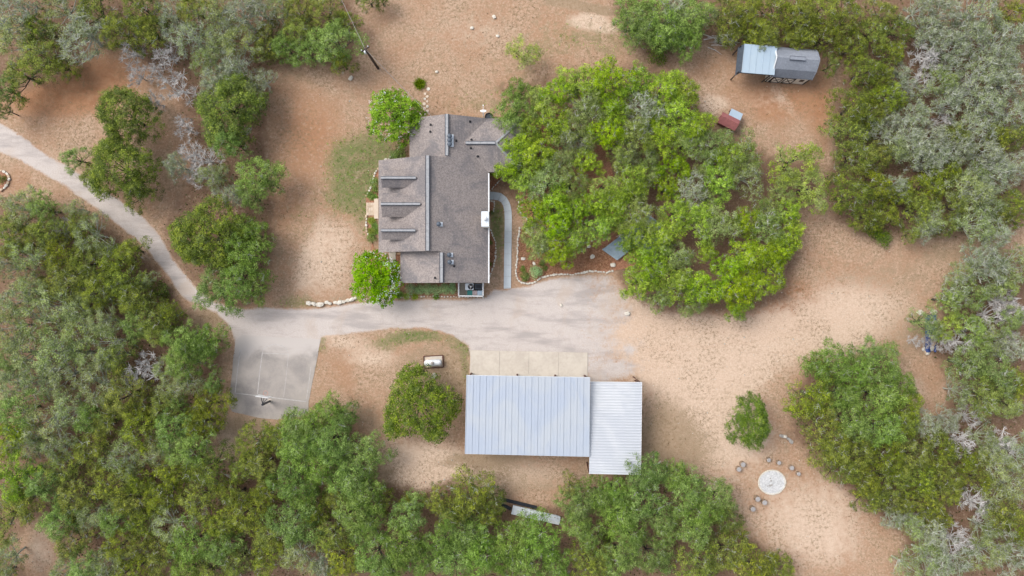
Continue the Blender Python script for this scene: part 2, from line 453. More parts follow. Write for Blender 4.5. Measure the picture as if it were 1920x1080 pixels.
# ------------------------------------------------------------------ terrain sheets
def seg_dist(x, y, a, b):
    ax, ay = a; bx, by = b
    dx, dy = bx - ax, by - ay
    t = np.clip(((x - ax) * dx + (y - ay) * dy) / (dx * dx + dy * dy + 1e-9), 0, 1)
    return np.hypot(x - ax - t * dx, y - ay - t * dy)

def poly_sd(x, y, poly):
    """signed distance in pixels, positive inside"""
    d = np.full(x.shape, 1e9); ins = np.zeros(x.shape, bool)
    n = len(poly)
    for i in range(n):
        a, b = poly[i], poly[(i + 1) % n]
        d = np.minimum(d, seg_dist(x, y, a, b))
        c = ((a[1] > y) != (b[1] > y))
        with np.errstate(divide='ignore', invalid='ignore'):
            xi = (b[0] - a[0]) * (y - a[1]) / (b[1] - a[1] + 1e-12) + a[0]
        ins ^= c & (x < xi)
    return np.where(ins, d, -d)

DRIVE = [(-420,-40),(-80,178),(0,228),(40,252),(100,296),(140,318),(190,350),(230,375),(265,400),(300,440),(330,490),(365,535),(400,562),(450,576),
         (500,575),(560,577),(600,575),(668,566),(745,560),(860,559),(908,556),(925,541),(948,541),(962,538),(985,535),(1030,520),(1090,514),(1150,510),
         (1166,525),(1180,552),(1210,578),(1262,600),(1300,640),(1290,690),(1225,718),(1203,724),(1100,724),(1100,706),(880,706),(880,662),(876,648),(850,632),
         (820,622),(780,617),(735,617),(700,622),(650,628),(603,633),(598,660),(440,650),(436,628),(425,608),(405,590),(375,573),(345,563),(328,540),(300,502),(278,474),
         (255,450),(215,420),(170,385),(120,350),(75,325),(30,298),(0,287),(-80,248),(-420,60)]
WOODS = [  # leaf litter under the woods
    [(-300,350),(60,372),(150,400),(240,455),(300,500),(335,560),(350,600),(425,640),(415,700),(405,790),(395,850),(440,880),(480,830),(560,790),(660,780),(700,840),(712,900),(790,915),(870,890),(945,935),(1050,940),(1110,905),(1200,870),(1290,875),(1370,950),(1390,1000),(1480,1050),(1520,1300),(-300,1300)],
    [(-300,-200),(660,-200),(668,110),(640,138),(560,125),(510,130),(500,280),(520,380),(500,560),(440,585),(380,560),(320,480),(300,430),(330,380),(360,320),(350,230),(330,180),(240,80),(150,90),(60,165),(-40,200),(-300,100)],
    [(1145,-200),(1150,20),(1170,70),(1215,110),(1300,95),(1340,70),(1400,85),(1470,95),(1560,100),(1590,130),(1560,190),(1565,270),(1545,350),(1560,410),(1630,450),(1700,440),(1840,450),(1900,420),(2200,400),(2200,-200)],
    [(2200,470),(1860,470),(1780,520),(1760,560),(1770,600),(1740,660),(1790,720),(1760,780),(1715,790),(1660,660),(1530,680),(1490,730),(1480,820),(1560,900),(1640,970),(1690,1000),(1700,1090),(1720,1300),(2200,1300)],
    [(935,160),(1000,150),(1080,130),(1200,120),(1290,140),(1310,200),(1400,260),(1440,290),(1530,300),(1545,370),(1500,400),(1505,460),(1480,560),(1400,590),(1240,590),(1160,540),(1140,440),(970,400),(930,330),(985,240)],
]
# kind, centre px, radius px, strength
BLOBS = [
 ('green',672,318,52,52,1.0),('green',655,372,48,40,.78),('green',715,300,35,40,.6),('green',640,290,30,30,.5),('green',690,420,25,40,.45),
 ('green',785,630,48,12,1.25),('green',722,645,36,16,.7),('green',862,645,24,22,.7),('green',605,642,10,20,.7),('green',590,680,9,25,.5),('green',874,690,10,40,.7),
 ('green',932,412,15,36,1.1),('green',935,470,12,50,.62),('green',556,566,46,14,.75),('green',560,420,40,60,.35),
 ('green',985,110,42,36,.5),('green',1050,75,60,40,.32),('green',1150,90,40,30,.42),('green',1100,60,60,30,.3),('green',930,180,60,30,.38),('green',870,200,50,25,.3),
 ('green',1400,270,80,60,.3),('green',985,545,10,8,.6),('green',700,260,40,30,.45),('green',150,330,60,30,.25),
 ('caliche',1105,40,34,15,1.2),('caliche',1140,55,20,10,.7),('caliche',1328,205,18,30,.85),('caliche',1400,110,20,18,.6),('caliche',1350,195,20,14,.6),
 ('caliche',1340,655,140,75,.9),('caliche',1300,730,100,70,.62),('caliche',1370,820,80,60,.95),('caliche',1450,640,100,40,.5),('caliche',1600,580,130,65,.8),
 ('caliche',825,890,70,52,1.0),('caliche',740,860,60,60,.55),('caliche',950,890,140,34,.75),('caliche',1240,890,40,26,.6),('caliche',700,672,60,22,.7),('caliche',640,640,60,16,.6),('caliche',430,820,30,50,.75),
 ('caliche',1700,735,40,34,.75),('caliche',75,1030,35,50,.6),('caliche',100,300,60,30,.4),('caliche',1220,560,36,16,.7),('caliche',1320,950,60,60,.5),('caliche',1500,970,110,80,.65),('caliche',1600,900,60,60,.35),('caliche',1560,1030,80,50,.35),('caliche',600,490,60,60,.4),('caliche',640,440,50,40,.45),
 ('caliche',270,492,16,30,.7),('caliche',380,575,40,14,.6),('caliche',600,620,60,10,.6),
 ('rust',1270,600,130,26,.75),('rust',1400,605,110,26,.7),('rust',1500,570,60,50,.75),('rust',1505,665,40,22,.8),('rust',1150,600,90,50,.35),('rust',1130,690,90,20,.45),('rust',1230,660,80,40,.4),
 ('rust',90,190,120,45,.75),('rust',200,140,90,55,.7),('rust',560,190,90,90,.34),('rust',570,320,80,80,.35),('rust',600,250,80,60,.28),('caliche',900,60,150,50,.4),('rust',1480,180,120,60,.5),('caliche',1430,190,60,30,.4),('rust',1450,200,80,40,.3),('rust',460,400,60,80,.4),('rust',640,700,80,60,.4),('rust',1540,250,20,120,.35),('rust',880,210,60,20,.35),('rust',40,340,60,40,.4),
 ('tan',800,680,80,50,.6),('tan',850,720,30,60,.8),('tan',640,560,40,30,.3),('tan',1250,780,70,90,.42),('tan',1240,830,50,60,.4),('tan',950,900,160,44,.6),('tan',470,800,60,30,.8),('tan',400,690,30,90,.8),('tan',400,600,60,30,.75),('tan',230,420,80,40,.5),('tan',1600,800,30,30,.4),('tan',1690,640,60,80,.5),('tan',1640,520,160,40,.42),('tan',1300,850,80,60,.5),('tan',660,780,70,40,.6),('tan',900,860,80,14,.7),('tan',560,720,20,60,.4),('tan',720,880,30,60,.6),('tan',1780,470,80,30,.5),
 ('tan',1060,6,40,6,1.0),('tan',1100,14,40,6,1.0),('tan',1140,22,25,6,1.0),('tan',690,400,30,60,.4),('tan',520,480,20,80,.5),('tan',545,130,60,40,.5),('tan',1000,40,80,40,.25),
 ('caliche',1180,610,90,70,.5),('caliche',1250,640,80,50,.4),('rust',1340,585,80,22,.5),('rust',1440,560,70,40,.5),('caliche',1560,640,70,40,.4),('caliche',610,520,60,50,.35),('rust',540,420,50,60,.3),('rust',1330,120,50,40,.4),
 ('gravel',1155,690,46,18,.9),('gravel',1182,655,10,8,.9),('gravel',1172,588,16,8,.8),
]
TRACKS = []      # tyre ruts, mower lines, a worn footpath
for off in (-14, 14):
    TRACKS.append(([(1140, 628 + off), (1260, 640 + off), (1380, 628 + off), (1480, 612 + off), (1580, 585 + off), (1700, 520 + off)], 'rust', .42, 5.0))
    TRACKS.append(([(1150, 672 + off * .8), (1260, 668 + off), (1400, 660 + off), (1500, 640 + off)], 'rust', .34, 4.0))
    TRACKS.append(([(1250, 610 + off), (1380, 640 + off), (1440, 690 + off), (1400, 720 + off)], 'caliche', .4, 4.5))
for q in (515, 530, 546): TRACKS.append(([(q, 190), (q - 4, 300), (q - 2, 420)], 'tan', .42, 3.0))
TRACKS.append(([(1030, -4), (1062, 6), (1100, 14), (1150, 23)], 'tan', .9, 3.5))
TRACKS.append(([(560, 30), (620, 200), (600, 420), (560, 540)], 'caliche', .22, 16.0))
TRACKS.append(([(1450, 160), (1500, 230), (1530, 330), (1530, 420)], 'caliche', .3, 12.0))
def weights(x, y, drive=False):
    w = {k: np.zeros(x.shape) for k in ('green', 'caliche', 'rust', 'tan', 'litter', 'gravel')}
    for k, cx, cy, rx, ry, s in BLOBS:
        if k == 'green': s *= 0.8
        w[k] += s * np.exp(-(((x - cx) / rx) ** 2 + ((y - cy) / ry) ** 2) * 0.9)
    for p in WOODS:
        w['litter'] = np.maximum(w['litter'], np.clip(0.45 + poly_sd(x, y, p) / 50.0, 0, 0.85))
    xw, yw = x + 3 * np.sin(y * .07) + 2 * np.sin(y * .19 + x * .05), y + 2.5 * np.sin(x * .06) + 1.5 * np.sin(x * .17)
    for pts, kd, st_, wd in TRACKS:
        d = np.minimum.reduce([seg_dist(xw, yw, a, b) for a, b in zip(pts[:-1], pts[1:])])
        w[kd] = w[kd] + st_ * np.exp(-(d / wd) ** 2)
    # sunlit clearings inside the woods stay bare
    for cx, cy, rx, ry in ((72, 1035, 45, 60), (425, 815, 32, 50), (200, 130, 60, 50), (1010, 905, 90, 40)):
        w['litter'] *= 1 - np.exp(-(((x - cx) / rx) ** 2 + ((y - cy) / ry) ** 2))
    if drive:
        sd = poly_sd(x, y, DRIVE)
        g = np.clip(1.2 - np.clip((x - 1010) / 235.0, 0, 2) * 1.25, 0, 1.2)
        w['gravel'] = np.maximum(w['gravel'], g * np.clip(0.18 + sd / 13.0, 0, 1))
        fg = np.clip(w['gravel'], 0, 1)
        for k_, q_ in (('green', .75), ('litter', .9), ('tan', .7)): w[k_] *= 1 - q_ * fg
    return w

def sheet(name, mask, step, z, mat, drive=False, margin=0):
    xs = np.arange(mask['x0'], mask['x1'], step); ys = np.arange(mask['y0'], mask['y1'], step)

# nonuniform grid for the ground: fine in view, coarse to the horizon
def axis(lo, hi, step, far):
    a = list(np.arange(lo, hi + step, step)); s = step
    while a[-1] < far: s *= 1.5; a.append(a[-1] + s)
    s = step
    while a[0] > -far: s *= 1.5; a.insert(0, a[0] - s)
    return np.array(a)
gx, gy = axis(-56, 56, 0.3, 900.0), axis(-33, 33, 0.3, 900.0)
XX, YY = np.meshgrid(gx, gy)
V = np.stack([XX.ravel(), YY.ravel(), np.zeros(XX.size)], 1)
nx, ny = len(gx), len(gy)
idx = np.arange(nx * ny).reshape(ny, nx)
F = np.stack([idx[:-1, :-1].ravel(), idx[:-1, 1:].ravel(), idx[1:, 1:].ravel(), idx[1:, :-1].ravel()], 1)
ipx, ipy = V[:, 0] / GSD + 960, 540 - V[:, 1] / GSD
W = weights(ipx, ipy)
# low swell of the land, flat where things are built
V[:, 2] = 0
me = np_mesh('ground', V, F, MT['terrain'], {k: ('POINT', v) for k, v in W.items()})
struct(link('ground', me), 'dry orange dirt and sparse grass between the woods')

def poly_sheet(name, poly, z, mat, step=6.0, rough=1.6, attrs=False):
    """a sheet following an image-space outline: a fine grid cut by the (slightly ragged) outline"""
    rnd = random.Random(hash(name) % 1000 if False else len(name) * 17)
    pts = []
    n = len(poly)
    for i in range(n):
        a, b = poly[i], poly[(i + 1) % n]
        L = math.hypot(b[0] - a[0], b[1] - a[1]); k = max(1, int(L / step))
        for j in range(k):
            t = j / k
            q = rough if L < 300 else 0.0
            pts.append((a[0] + (b[0] - a[0]) * t + rnd.uniform(-q, q), a[1] + (b[1] - a[1]) * t + rnd.uniform(-q, q)))
    bm = bmesh.new()
    vs = [bm.verts.new(P(x, y, 0) + Vector((0, 0, z))) for x, y in pts]
    f = bm.faces.new(vs)
    x0, x1 = min(p[0] for p in pts), max(p[0] for p in pts); y0, y1 = min(p[1] for p in pts), max(p[1] for p in pts)
    if attrs:
        for c in np.arange(max(x0, -40) + 7, min(x1, 1960), 8.0):
            bmesh.ops.bisect_plane(bm, geom=bm.verts[:] + bm.edges[:] + bm.faces[:], plane_co=P(c, 0), plane_no=(1, 0, 0))
        for c in np.arange(y0 + 7, y1, 8.0):
            bmesh.ops.bisect_plane(bm, geom=bm.verts[:] + bm.edges[:] + bm.faces[:], plane_co=P(0, c), plane_no=(0, 1, 0))
    bmesh.ops.triangulate(bm, faces=bm.faces)
    bmesh.ops.recalc_face_normals(bm, faces=bm.faces)
    me = bpy.data.meshes.new(name); bm.to_mesh(me); bm.free()
    if me.polygons[0].normal.z < 0: me.flip_normals()
    me.materials.append(mat)
    if attrs:
        co = np.array([v.co for v in me.vertices])
        wt = weights(co[:, 0] / GSD + 960, 540 - co[:, 1] / GSD, True)
        for k, v in wt.items():
            a = me.attributes.new(k, 'FLOAT', 'POINT'); a.data.foreach_set('value', v.astype(np.float32))
    return link(name, me)

struct(poly_sheet('driveway', DRIVE, 0.010, MT['terrain'], 7.0, 1.4, True), 'pale gravel driveway and parking yard')
COURT = [(441,640),(453,628),(520,632),(601,636),(596,665),(587,712),(579,752),(578,774),(560,782),(520,786),(490,784),(436,772),(428,757),(434,715),(438,670)]
court = struct(poly_sheet('basketball_court', COURT, 0.022, MT['court'], 9.0, 0.5), 'worn grey concrete basketball slab')

def img_line(name, pts, w, z, mat, parent=None):
    """flat painted line through image points"""
    m = MB()
    for a, b in zip(pts[:-1], pts[1:]):
        A, B = P(*a), P(*b); A.z = B.z = z
        d = (B - A).normalized(); s = Vector((-d.y, d.x, 0)) * w / 2
        m.add([A - s, B - s, B + s, A + s], [(0, 1, 2, 3)])
    return m.obj(name, mat, parent)
for pts, w in (([(441,737),(476,741),(508,745),(574,753)], .10), ([(441,737),(446,690),(451,655)], .09), ([(483,739),(487,700),(492,662)], .09), ([(574,753),(579,720),(583,688)], .06),
               ([(532,744),(537,705),(541,664)], .04)):
    img_line('court_line', pts, w, 0.027, MT['paint_line'], court)
arc = [(492 + 24 - 24 * math.cos(a), 662 - 16 * math.sin(a)) for a in np.linspace(0, math.pi, 14)]
img_line('court_line', arc, .06, 0.027, MT['paint_line'], court)
img_line('court_line', [(492,662),(541,664)], .06, 0.028, MT['paint_line'], court)

# workshop apron, four pours with joints between
ap = bpy.data.objects.new('concrete_apron', None); COL.objects.link(ap); struct(ap, 'cream concrete apron along the workshop doors')
for i in range(4):
    t0, t1 = i / 4 + 0.0004, (i + 1) / 4 - 0.0004
    L = lambda a, b, t: (a[0] + (b[0]-a[0])*t, a[1] + (b[1]-a[1])*t)
    q = [L((882,656.5),(1102,661),t0), L((882,656.5),(1102,661),t1), L((881,708),(1102,712),t1), L((881,708),(1102,712),t0)]
    bevel(MB().slab([P(*c) + Vector((0, 0, 0.06)) for c in q], 0.06).obj('apron_slab', MT['apron'], ap), 0.015)

# curved front walk, separate pours
wk = bpy.data.objects.new('sidewalk', None); COL.objects.link(wk); struct(wk, 'pale blue-grey concrete walk curving from house to driveway')
cen = [(913,367),(926,367),(937,369),(945,375),(950,384),(952.5,396),(953,412)] + [(953 - 0.014*(y-412), y) for y in range(434, 541, 21)] + [(951.3,541)]
for a, b in zip(cen[:-1], cen[1:]):
    A, B = P(*a), P(*b)
    i = cen.index(a)
    def nrm(k):
        p, q = P(*cen[max(k-1,0)]), P(*cen[min(k+1,len(cen)-1)])
        d = (q - p).normalized(); return Vector((-d.y, d.x, 0)) * (0.37 if k > 2 else 0.40)
    d = (B - A).normalized() * 0.006
    bevel(MB().slab([A + d - nrm(i), B - d - nrm(i+1), B - d + nrm(i+1), A + d + nrm(i)], 0.05, Vector((0,0,1))).obj('walk_slab', MT['walk'], wk), 0.008).location.z += 0.07

# planting beds
def bed(name, poly, z=0.03, mat='mulch', label=None):
    return struct(poly_sheet(name, poly, z, MT[mat], 5.0, 0.6), label)
bed('mulch_bed', [(973,428),(970,470),(968,515),(974,526),(990,531),(1005,527),(1018,519),(1040,515),(1075,514),(1095,509),(1120,511),(1152,508),(1185,500),(1230,470),(1225,400),(1150,380),(1110,440),(1060,442),(1000,440)], 0.034, label='red bark mulch bed beside the front walk')
bed('mulch_bed', [(975,375),(973,395),(982,406),(1010,424),(1050,436),(1095,436),(1106,427),(1094,414),(1150,330),(1130,240),(1010,190),(975,260)], 0.032, label='brown mulch under the oak grove')
bed('mulch_bed', [(917,428),(925,444),(930,462),(929,485),(924,506),(915,524)], 0.03, label='curved mulch bed along the gutter wall')
bed('mulch_bed', [(917,376),(928,380),(925,398),(918,404)], 0.03, label='tiny mulch bed by the walk')
bed('mulch_bed', [(917,318),(942,332),(932,350),(918,360)], 0.03, label='mulch bed at the house corner above the walk')
bed('mulch_bed', [(752,262),(747,282),(735,294),(717,303),(708,318),(700,332),(697,350),(686,370),(687,404),(690,440),(705,470),(715,480),(752,478),(752,531),(862,531),(862,556),(742,558),(690,500),(700,440),(712,380),(740,290),(775,262)], 0.026, label='narrow planting bed hugging the house')
bed('ring_bed', [(-20,322),(4,319),(16,325),(20,338),(15,352),(4,360),(-20,362)], 0.03, label='round planting bed ringed with stones at the edge')

# ------------------------------------------------------------------ stones
def stone_meshes(mat, n=6, seed=3):
    out = []
    rnd = random.Random(seed)
    for i in range(n):
        bm = bmesh.new(); bmesh.ops.create_icosphere(bm, subdivisions=1, radius=0.5)
        for v in bm.verts:
            v.co = Vector((max(-.42, min(.42, v.co.x*1.15)), max(-.40, min(.40, v.co.y*1.1)), max(-.38, min(.36, v.co.z)))) * rnd.uniform(.86, 1.12)
            v.co.z += 0.3
        me = bpy.data.meshes.new('stone'); bm.to_mesh(me); bm.free(); me.materials.append(mat)
        out.append(me)
    return out
ST = stone_meshes(MT['stone']); STT = stone_meshes(MT['stone_tan'], 4, 9); STG = stone_meshes(MT['stone_grey'], 4, 5)

def place(name, me, loc, scale, rz=0.0, parent=None, rx=0.0):
    o = bpy.data.objects.new(name, me); COL.objects.link(o)
    if parent:
        o.parent = parent; o.location = Vector(loc) - parent.location
    else: o.location = loc
    o.scale = scale; o.rotation_euler = (rx, 0, rz)
    return o

def along(pts, step):
    W_ = [P(*p) for p in pts]; out = []; carry = 0.0
    for a, b in zip(W_[:-1], W_[1:]):
        d = b - a; L = d.length; t = carry
        while t < L:
            out.append((a + d * (t / L), math.atan2(d.y, d.x))); t += step
        carry = t - L
    return out

def border(label, pts, step=0.3, size=0.24, meshes=None, jit=0.04, skip=0.0):
    sp = along(pts, step)
    e = thing('stone_edging', label, 'edging', sp[0][0])
    rnd = random.Random(len(label) + len(pts))
    for p, a in sp:
        if rnd.random() < skip: continue
        s = size * rnd.uniform(.82, 1.2)
        me = rnd.choice(meshes or ST)
        place('stone', me, p + Vector((rnd.uniform(-jit, jit), rnd.uniform(-jit, jit), 0.02)), (s * 1.15, s * rnd.uniform(.75, 1), s * .7), a + rnd.uniform(-.25, .25), e)
    return e
border('white block edging round the mulch bed beside the driveway', [(974,428),(971,450),(970,480),(967,512),(970,523),(977,529),(991,532),(1004,528),(1016,520),(1030,516),(1045,514),(1075,515),(1092,511),(1106,508.5),(1120,509),(1136,511),(1152,508)], .29, .27)
border('white stone edging curving under the oaks above the mulch bed', [(973,380),(972,392),(978,402),(990,412),(1003,419),(1018,426),(1035,432),(1052,434),(1080,437),(1097,435),(1105,428),(1098,420),(1089,413)], .34, .24, skip=.08)
border('short broken stone edging crossing the top of the mulch bed', [(1036,449),(1056,454),(1080,459),(1092,457),(1104,453),(1119,448)], .3, .26, skip=.12)
border('half-moon stone edging of the bed below the chimney', [(917,428),(924,441),(929,456),(930,470),(929,486),(924,503),(916,523)], .27, .22)
border('small stone edging between chimney and curved walk', [(917,376),(928,378),(927,388),(925,397),(919,403)], .27, .2)
border('stone edging of the bed above the curved walk', [(919,358),(926,351),(935,341),(943,331)], .27, .2)
border('stone edging curving round the lawn at the upper porch', [(751,272),(746,281),(738,290),(729,297),(717,303),(709,315),(702,328),(698,345),(692,358),(686,370)], .31, .26, ST + STT)
border('straight stone edging below the flagstone landing', [(687,406),(687,420),(688,432),(691,442)], .3, .28, ST + STT)
border('row of chunky white rocks between lawn and driveway', [(582,570),(596,573),(608,569),(620,567),(634,568),(646,564),(660,562),(670,558)], .44, .50, jit=.12)
border('stones ringing the round bed at the picture edge', [(-14,324),(-6,320),(6,320),(15,326),(19,336),(15,347),(9,353),(0,358)], .34, .34, ST + STT)
border('tan curb stones under the clipped hedge', [(752,558),(780,556),(810,555.5),(840,556),(862,556.5),(885,557.5),(907,557.5)], .3, .2, STT + ST)
border('stones forming a V below the bush with the blue tarp', [(1752,641),(1748,648),(1744,655),(1739,661),(1733,661),(1729,656),(1731,650)], .42, .42, ST + STT, .08)
border('pale stones along the tree line above the fire ring', [(1463,816),(1473,818),(1481,824),(1487,831)], .42, .42, STG + ST, .1)

for i, (x, y, s) in enumerate(((803,167,.55),(797,176,.42),(801,181,.45),(796.5,185.5,.4),(801,190,.4),(795.5,195,.5),(801,199.5,.45),(796,203.5,.5),(801.5,208.5,.5),(795.5,214,.45),(789,216,.35))):
    nth = ('first','second','third','fourth','fifth','sixth','seventh','eighth','ninth','tenth','last')[i]
    m = MB(); rnd = random.Random(i)
    pts = [Vector((math.cos(a), math.sin(a), 0)) * s * .36 * rnd.uniform(.8, 1.1) for a in np.linspace(0, 2*math.pi, 9)[:-1]]
    m.slab([P(x, y) + p + Vector((0, 0, .05)) for p in pts], .06)
    o = bevel(m.obj('stepping_stone', MT['tile_tan' if i % 3 else 'stone']), .012)
    tag(o, f'pale stepping stone, {nth} down from the yucca toward the roof', 'stone', 'stepping stones by the crape myrtle')
for (x, y, s, lab) in ((981,485,.42,'small grey boulder in mulch near the white block corner'),(1001,494,.36,'white rock just above the round blue-green shrub'),(1110.5,481,.5,'pointed pale boulder in the middle of the mulch bed'),(1149,497,.5,'wedge of pale rock at the mulch bed tip'),(1104,462,.4,'grey rock under the broken stone edging'),
                       (1176,588,.5,'flat white rock beside the oak grove in dirt'),(1052,572,.3,'lone white stone on the open gravel yard'),(658,147,.5,'tan rock in dry lawn below the round tree'),(819,135,.3,'small white stone above the yucca lawn'),(885,53,.35,'small white stone in open upper lawn'),(933,68,.32,'pale stone in upper lawn near the yellow-green tree'),
                       (814,705,.55,'white rock below the propane tank'),(1724.5,586,.62,'round white rock at upper corner of blue tarp'),(1749,585,.66,'round pale rock beside blue tarp toward the woods'),(926,32,.4,'pale rock lying near the upper lawn edge')):
    tag(place('boulder', random.Random(x).choice(ST), P(x, y), (s * 1.2, s, s * .7), x % 3), lab, 'rock')

# ------------------------------------------------------------------ house
house = thing('house', 'house with brown-grey shingle roof, three dormers and white chimney', 'house', P(830, 380))
EAVE = 2.7
Xe = PX(915, EAVE); Xr = PX(802, 5.2); Xw = PX(710, EAVE)
k_e = (5.2 - EAVE) / (Xe - Xr)
def ridge_on_plane(px):
    z = 4.5
    for _ in range(20): z = EAVE + k_e * (Xe - PX(px, z))
    return PX(px, z), z
XrN, zN = ridge_on_plane(838); XwN = PX(768, EAVE)
XrS, zS = ridge_on_plane(828); XwS = PX(751, EAVE)
Y_top = PY(222, EAVE); Y_mN = PY(300.5, EAVE); Y_mS = PY(473, EAVE); Y_bot = PY(530.5, EAVE)
XV, zV = ridge_on_plane(868)
Ywr = PY(268, zV); run = Y_top - Ywr; Yws = Ywr - run; XwE = PX(980, EAVE); XhR = XwE - run
T = 0.14
def slope(name, pts, mat='shingle'):
    return MB().slab([Vector(p) for p in pts], T).obj(name, MT[mat], house)
slope('roof_slope', [(Xr, Y_mN, 5.2), (Xw, Y_mN, EAVE), (Xw, Y_mS, EAVE), (Xr, Y_mS, 5.2)])                      # main, porch side
slope('roof_slope', [(XrN, Y_top, zN), (XwN, Y_top, EAVE), (XwN, Y_mN - .1, EAVE), (XrN, Y_mN - .1, zN)])
slope('roof_slope', [(XrS, Y_mS + .1, zS), (XwS, Y_mS + .1, EAVE), (XwS, Y_bot, EAVE), (XrS, Y_bot, zS)])
# garden side: one plane under all three ridges, cut by the valleys of the hipped wing
def on_e(x): return EAVE + k_e * (Xe - x)
slope('roof_slope', [(XrN, Y_top, zN), (XrN, Y_mN, zN), (Xr, Y_mN, 5.2), (Xr, Y_mS, 5.2), (XrS, Y_mS, zS), (XrS, Y_bot, zS), (Xe, Y_bot, EAVE), (Xe, Yws, EAVE), (XV, Ywr, zV), (Xe, Y_top, EAVE)])
slope('roof_slope', [(XV, Ywr, zV), (XhR, Ywr, zV), (XwE, Y_top, EAVE), (Xe, Y_top, EAVE)])
slope('roof_slope', [(XV, Ywr, zV), (Xe, Yws, EAVE), (XwE, Yws, EAVE), (XhR, Ywr, zV)])
slope('roof_slope', [(XhR, Ywr, zV), (XwE, Yws, EAVE), (XwE, Y_top, EAVE)])

def ridge(a, b, name='ridge_cap', w=.36):
    a, b = Vector(a), Vector(b)
    o = MB().beam(a + Vector((0,0,.03)), b + Vector((0,0,.03)), w, .07).obj(name, MT['ridge_gap'], house)
    n = max(1, int((b - a).length / 1.2)); d = (b - a) / n
    for i in range(n):
        s = MB().beam(a + d * (i + .006) + Vector((0,0,.085)), a + d * (i + .994) + Vector((0,0,.085)), w * .62, .055).obj('cap_shingle', MT['ridge'], o)
ridge((Xr, Y_mN - .02, 5.2), (Xr, Y_mS + .02, 5.2), w=.44)
ridge((XrN, Y_top - .02, zN), (XrN, Y_mN + .12, zN), w=.40)
ridge((XrS, Y_mS - .12, zS), (XrS, Y_bot + .02, zS), w=.40)
ridge((XV + .25, Ywr, zV), (XhR - .02, Ywr, zV), w=.34)
for c in ((XwE, Y_top), (XwE, Yws)):
    MB().beam((XhR, Ywr, zV + .02), (c[0], c[1], EAVE + .02), .2, .05).obj('hip_cap', MT['ridge'], house)
# walls
def wall_block(x0, x1, y0, y1, prof):
    """prof: roof section as (x,z); walls below it"""
    pts = [(x0, 0), (x1, 0)] + prof
    m = MB(); n = len(pts)
    vs = [Vector((x, y0, z)) for x, z in pts] + [Vector((x, y1, z)) for x, z in pts]
    fs = [tuple(range(n)), tuple(range(2*n-1, n-1, -1))] + [(i, (i+1) % n, (i+1) % n + n, i + n) for i in range(n)]
    return m.add(vs, fs).obj('wall', MT['limestone'], house)
OV = .42
def pr(xw, xr, zr, xe, drop=.2):
    kw = (zr - EAVE) / (xr - xw)
    return [(xe - OV, EAVE + k_e * OV - drop), (xr, zr - drop), (xw + OV, EAVE + kw * OV - drop)]
wall_block(Xw + 2.0, Xe - OV, Y_mS + OV, Y_mN - OV, [(Xe - OV, EAVE + k_e*OV - .2), (Xr, 5.0), (Xw + 2.0, EAVE + (2.5/(Xr-Xw))*2.0 - .2)])
wall_block(XwN + OV, Xe - OV - .02, Y_mN - OV + .002, Y_top - .3, pr(XwN, XrN, zN, Xe - .02))
wall_block(XwS + OV, Xe - OV - .02, Y_bot + .3, Y_mS + OV - .002, pr(XwS, XrS, zS, Xe - .02))
MB().box(((Xe + XwE) / 2 - .45, Ywr, 1.28), (XwE - Xe - .1, 2 * run - .7, 2.56)).obj('wall', MT['limestone'], house)
# gable triangles of the tall middle block, porch posts
for y in (Y_mN - .3, Y_mS + .3):
    MB().slab([(Xr, y, 5.0), (Xw + .6, y, EAVE + .12), (Xr, y, EAVE + .12)], .1, Vector((0, 1, 0)) if y > 8 else Vector((0, -1, 0))).obj('gable_wall', MT['cream'], house)
for i in range(6):
    y = Y_mS + .4 + (Y_mN - Y_mS - .8) * i / 5
    MB().box((Xw + .35, y, 1.27), (.16, .16, 2.54)).obj('porch_post', MT['white'], house)
MB().box((Xw + 1.1, (Y_mN + Y_mS) / 2, .08), (2.0, Y_mN - Y_mS - .4, .16)).obj('porch_floor', MT['tile_tan'], house)
def window(c, w, h, ax):
    f = MB()
    sz = (.09, w, h) if ax == 'x' else (w, .09, h)
    f.box(c, sz); fo = f.obj('window', MT['white'], house)
    g = MB(); s2 = (.12, w * .82, h * .84) if ax == 'x' else (w * .82, .12, h * .84)
    g.box(c, s2); g.obj('pane', MT['glass'], fo)
for y in (4.4, 9.6): window((Xe - OV, y, 1.5), 1.2, 1.2, 'x')
for y in (1.6, 2.6): window((Xe - OV - .02, y, 1.5), .8, 1.2, 'x')
window((-9.0, Y_bot + .3, 1.5), 1.2, 1.2, 'y')
for y in (5.0, 7.0, 10.6): window((Xw + 2.0, y, 1.5), 1.2, 1.4, 'x')
d = MB().box((Xe - OV, PY(367), 1.05), (.1, 1.0, 2.1)).obj('door', MT['white'], house); MB().box((Xe - OV + .07, PY(367) + .38, 1.0), (.06, .06, .12)).obj('handle', MT['dark_metal'], d)
d = MB().box((Xw + 2.0, PY(392), 1.2), (.1, 1.0, 2.1)).obj('door', MT['rust'], house); MB().box((Xw + 1.93, PY(392) + .38, 1.2), (.06, .06, .12)).obj('handle', MT['dark_metal'], d)
# gutter and fascia
for y0, y1 in ((Y_bot - .02, PY(425, 3)), (PY(396, 3), Yws - .1)):
    g = MB().box((Xe + .07, (y0 + y1) / 2, EAVE - .08), (.13, y1 - y0, .11)).obj('gutter', MT['white'], house)
MB().box((Xe - .06, Y_bot + .06, EAVE/2 - .1), (.09, .09, EAVE - .2)).obj('downspout', MT['white'], house)
for (a, b) in (((XwN - .02, Y_top), (XwN - .02, Y_mN)), ((Xw - .02, Y_mN), (Xw - .02, Y_mS)), ((XwS - .02, Y_mS), (XwS - .02, Y_bot))):
    MB().box((a[0], (a[1] + b[1]) / 2, EAVE - .1), (.03, abs(a[1] - b[1]), .16)).obj('fascia', MT['wood'], house)

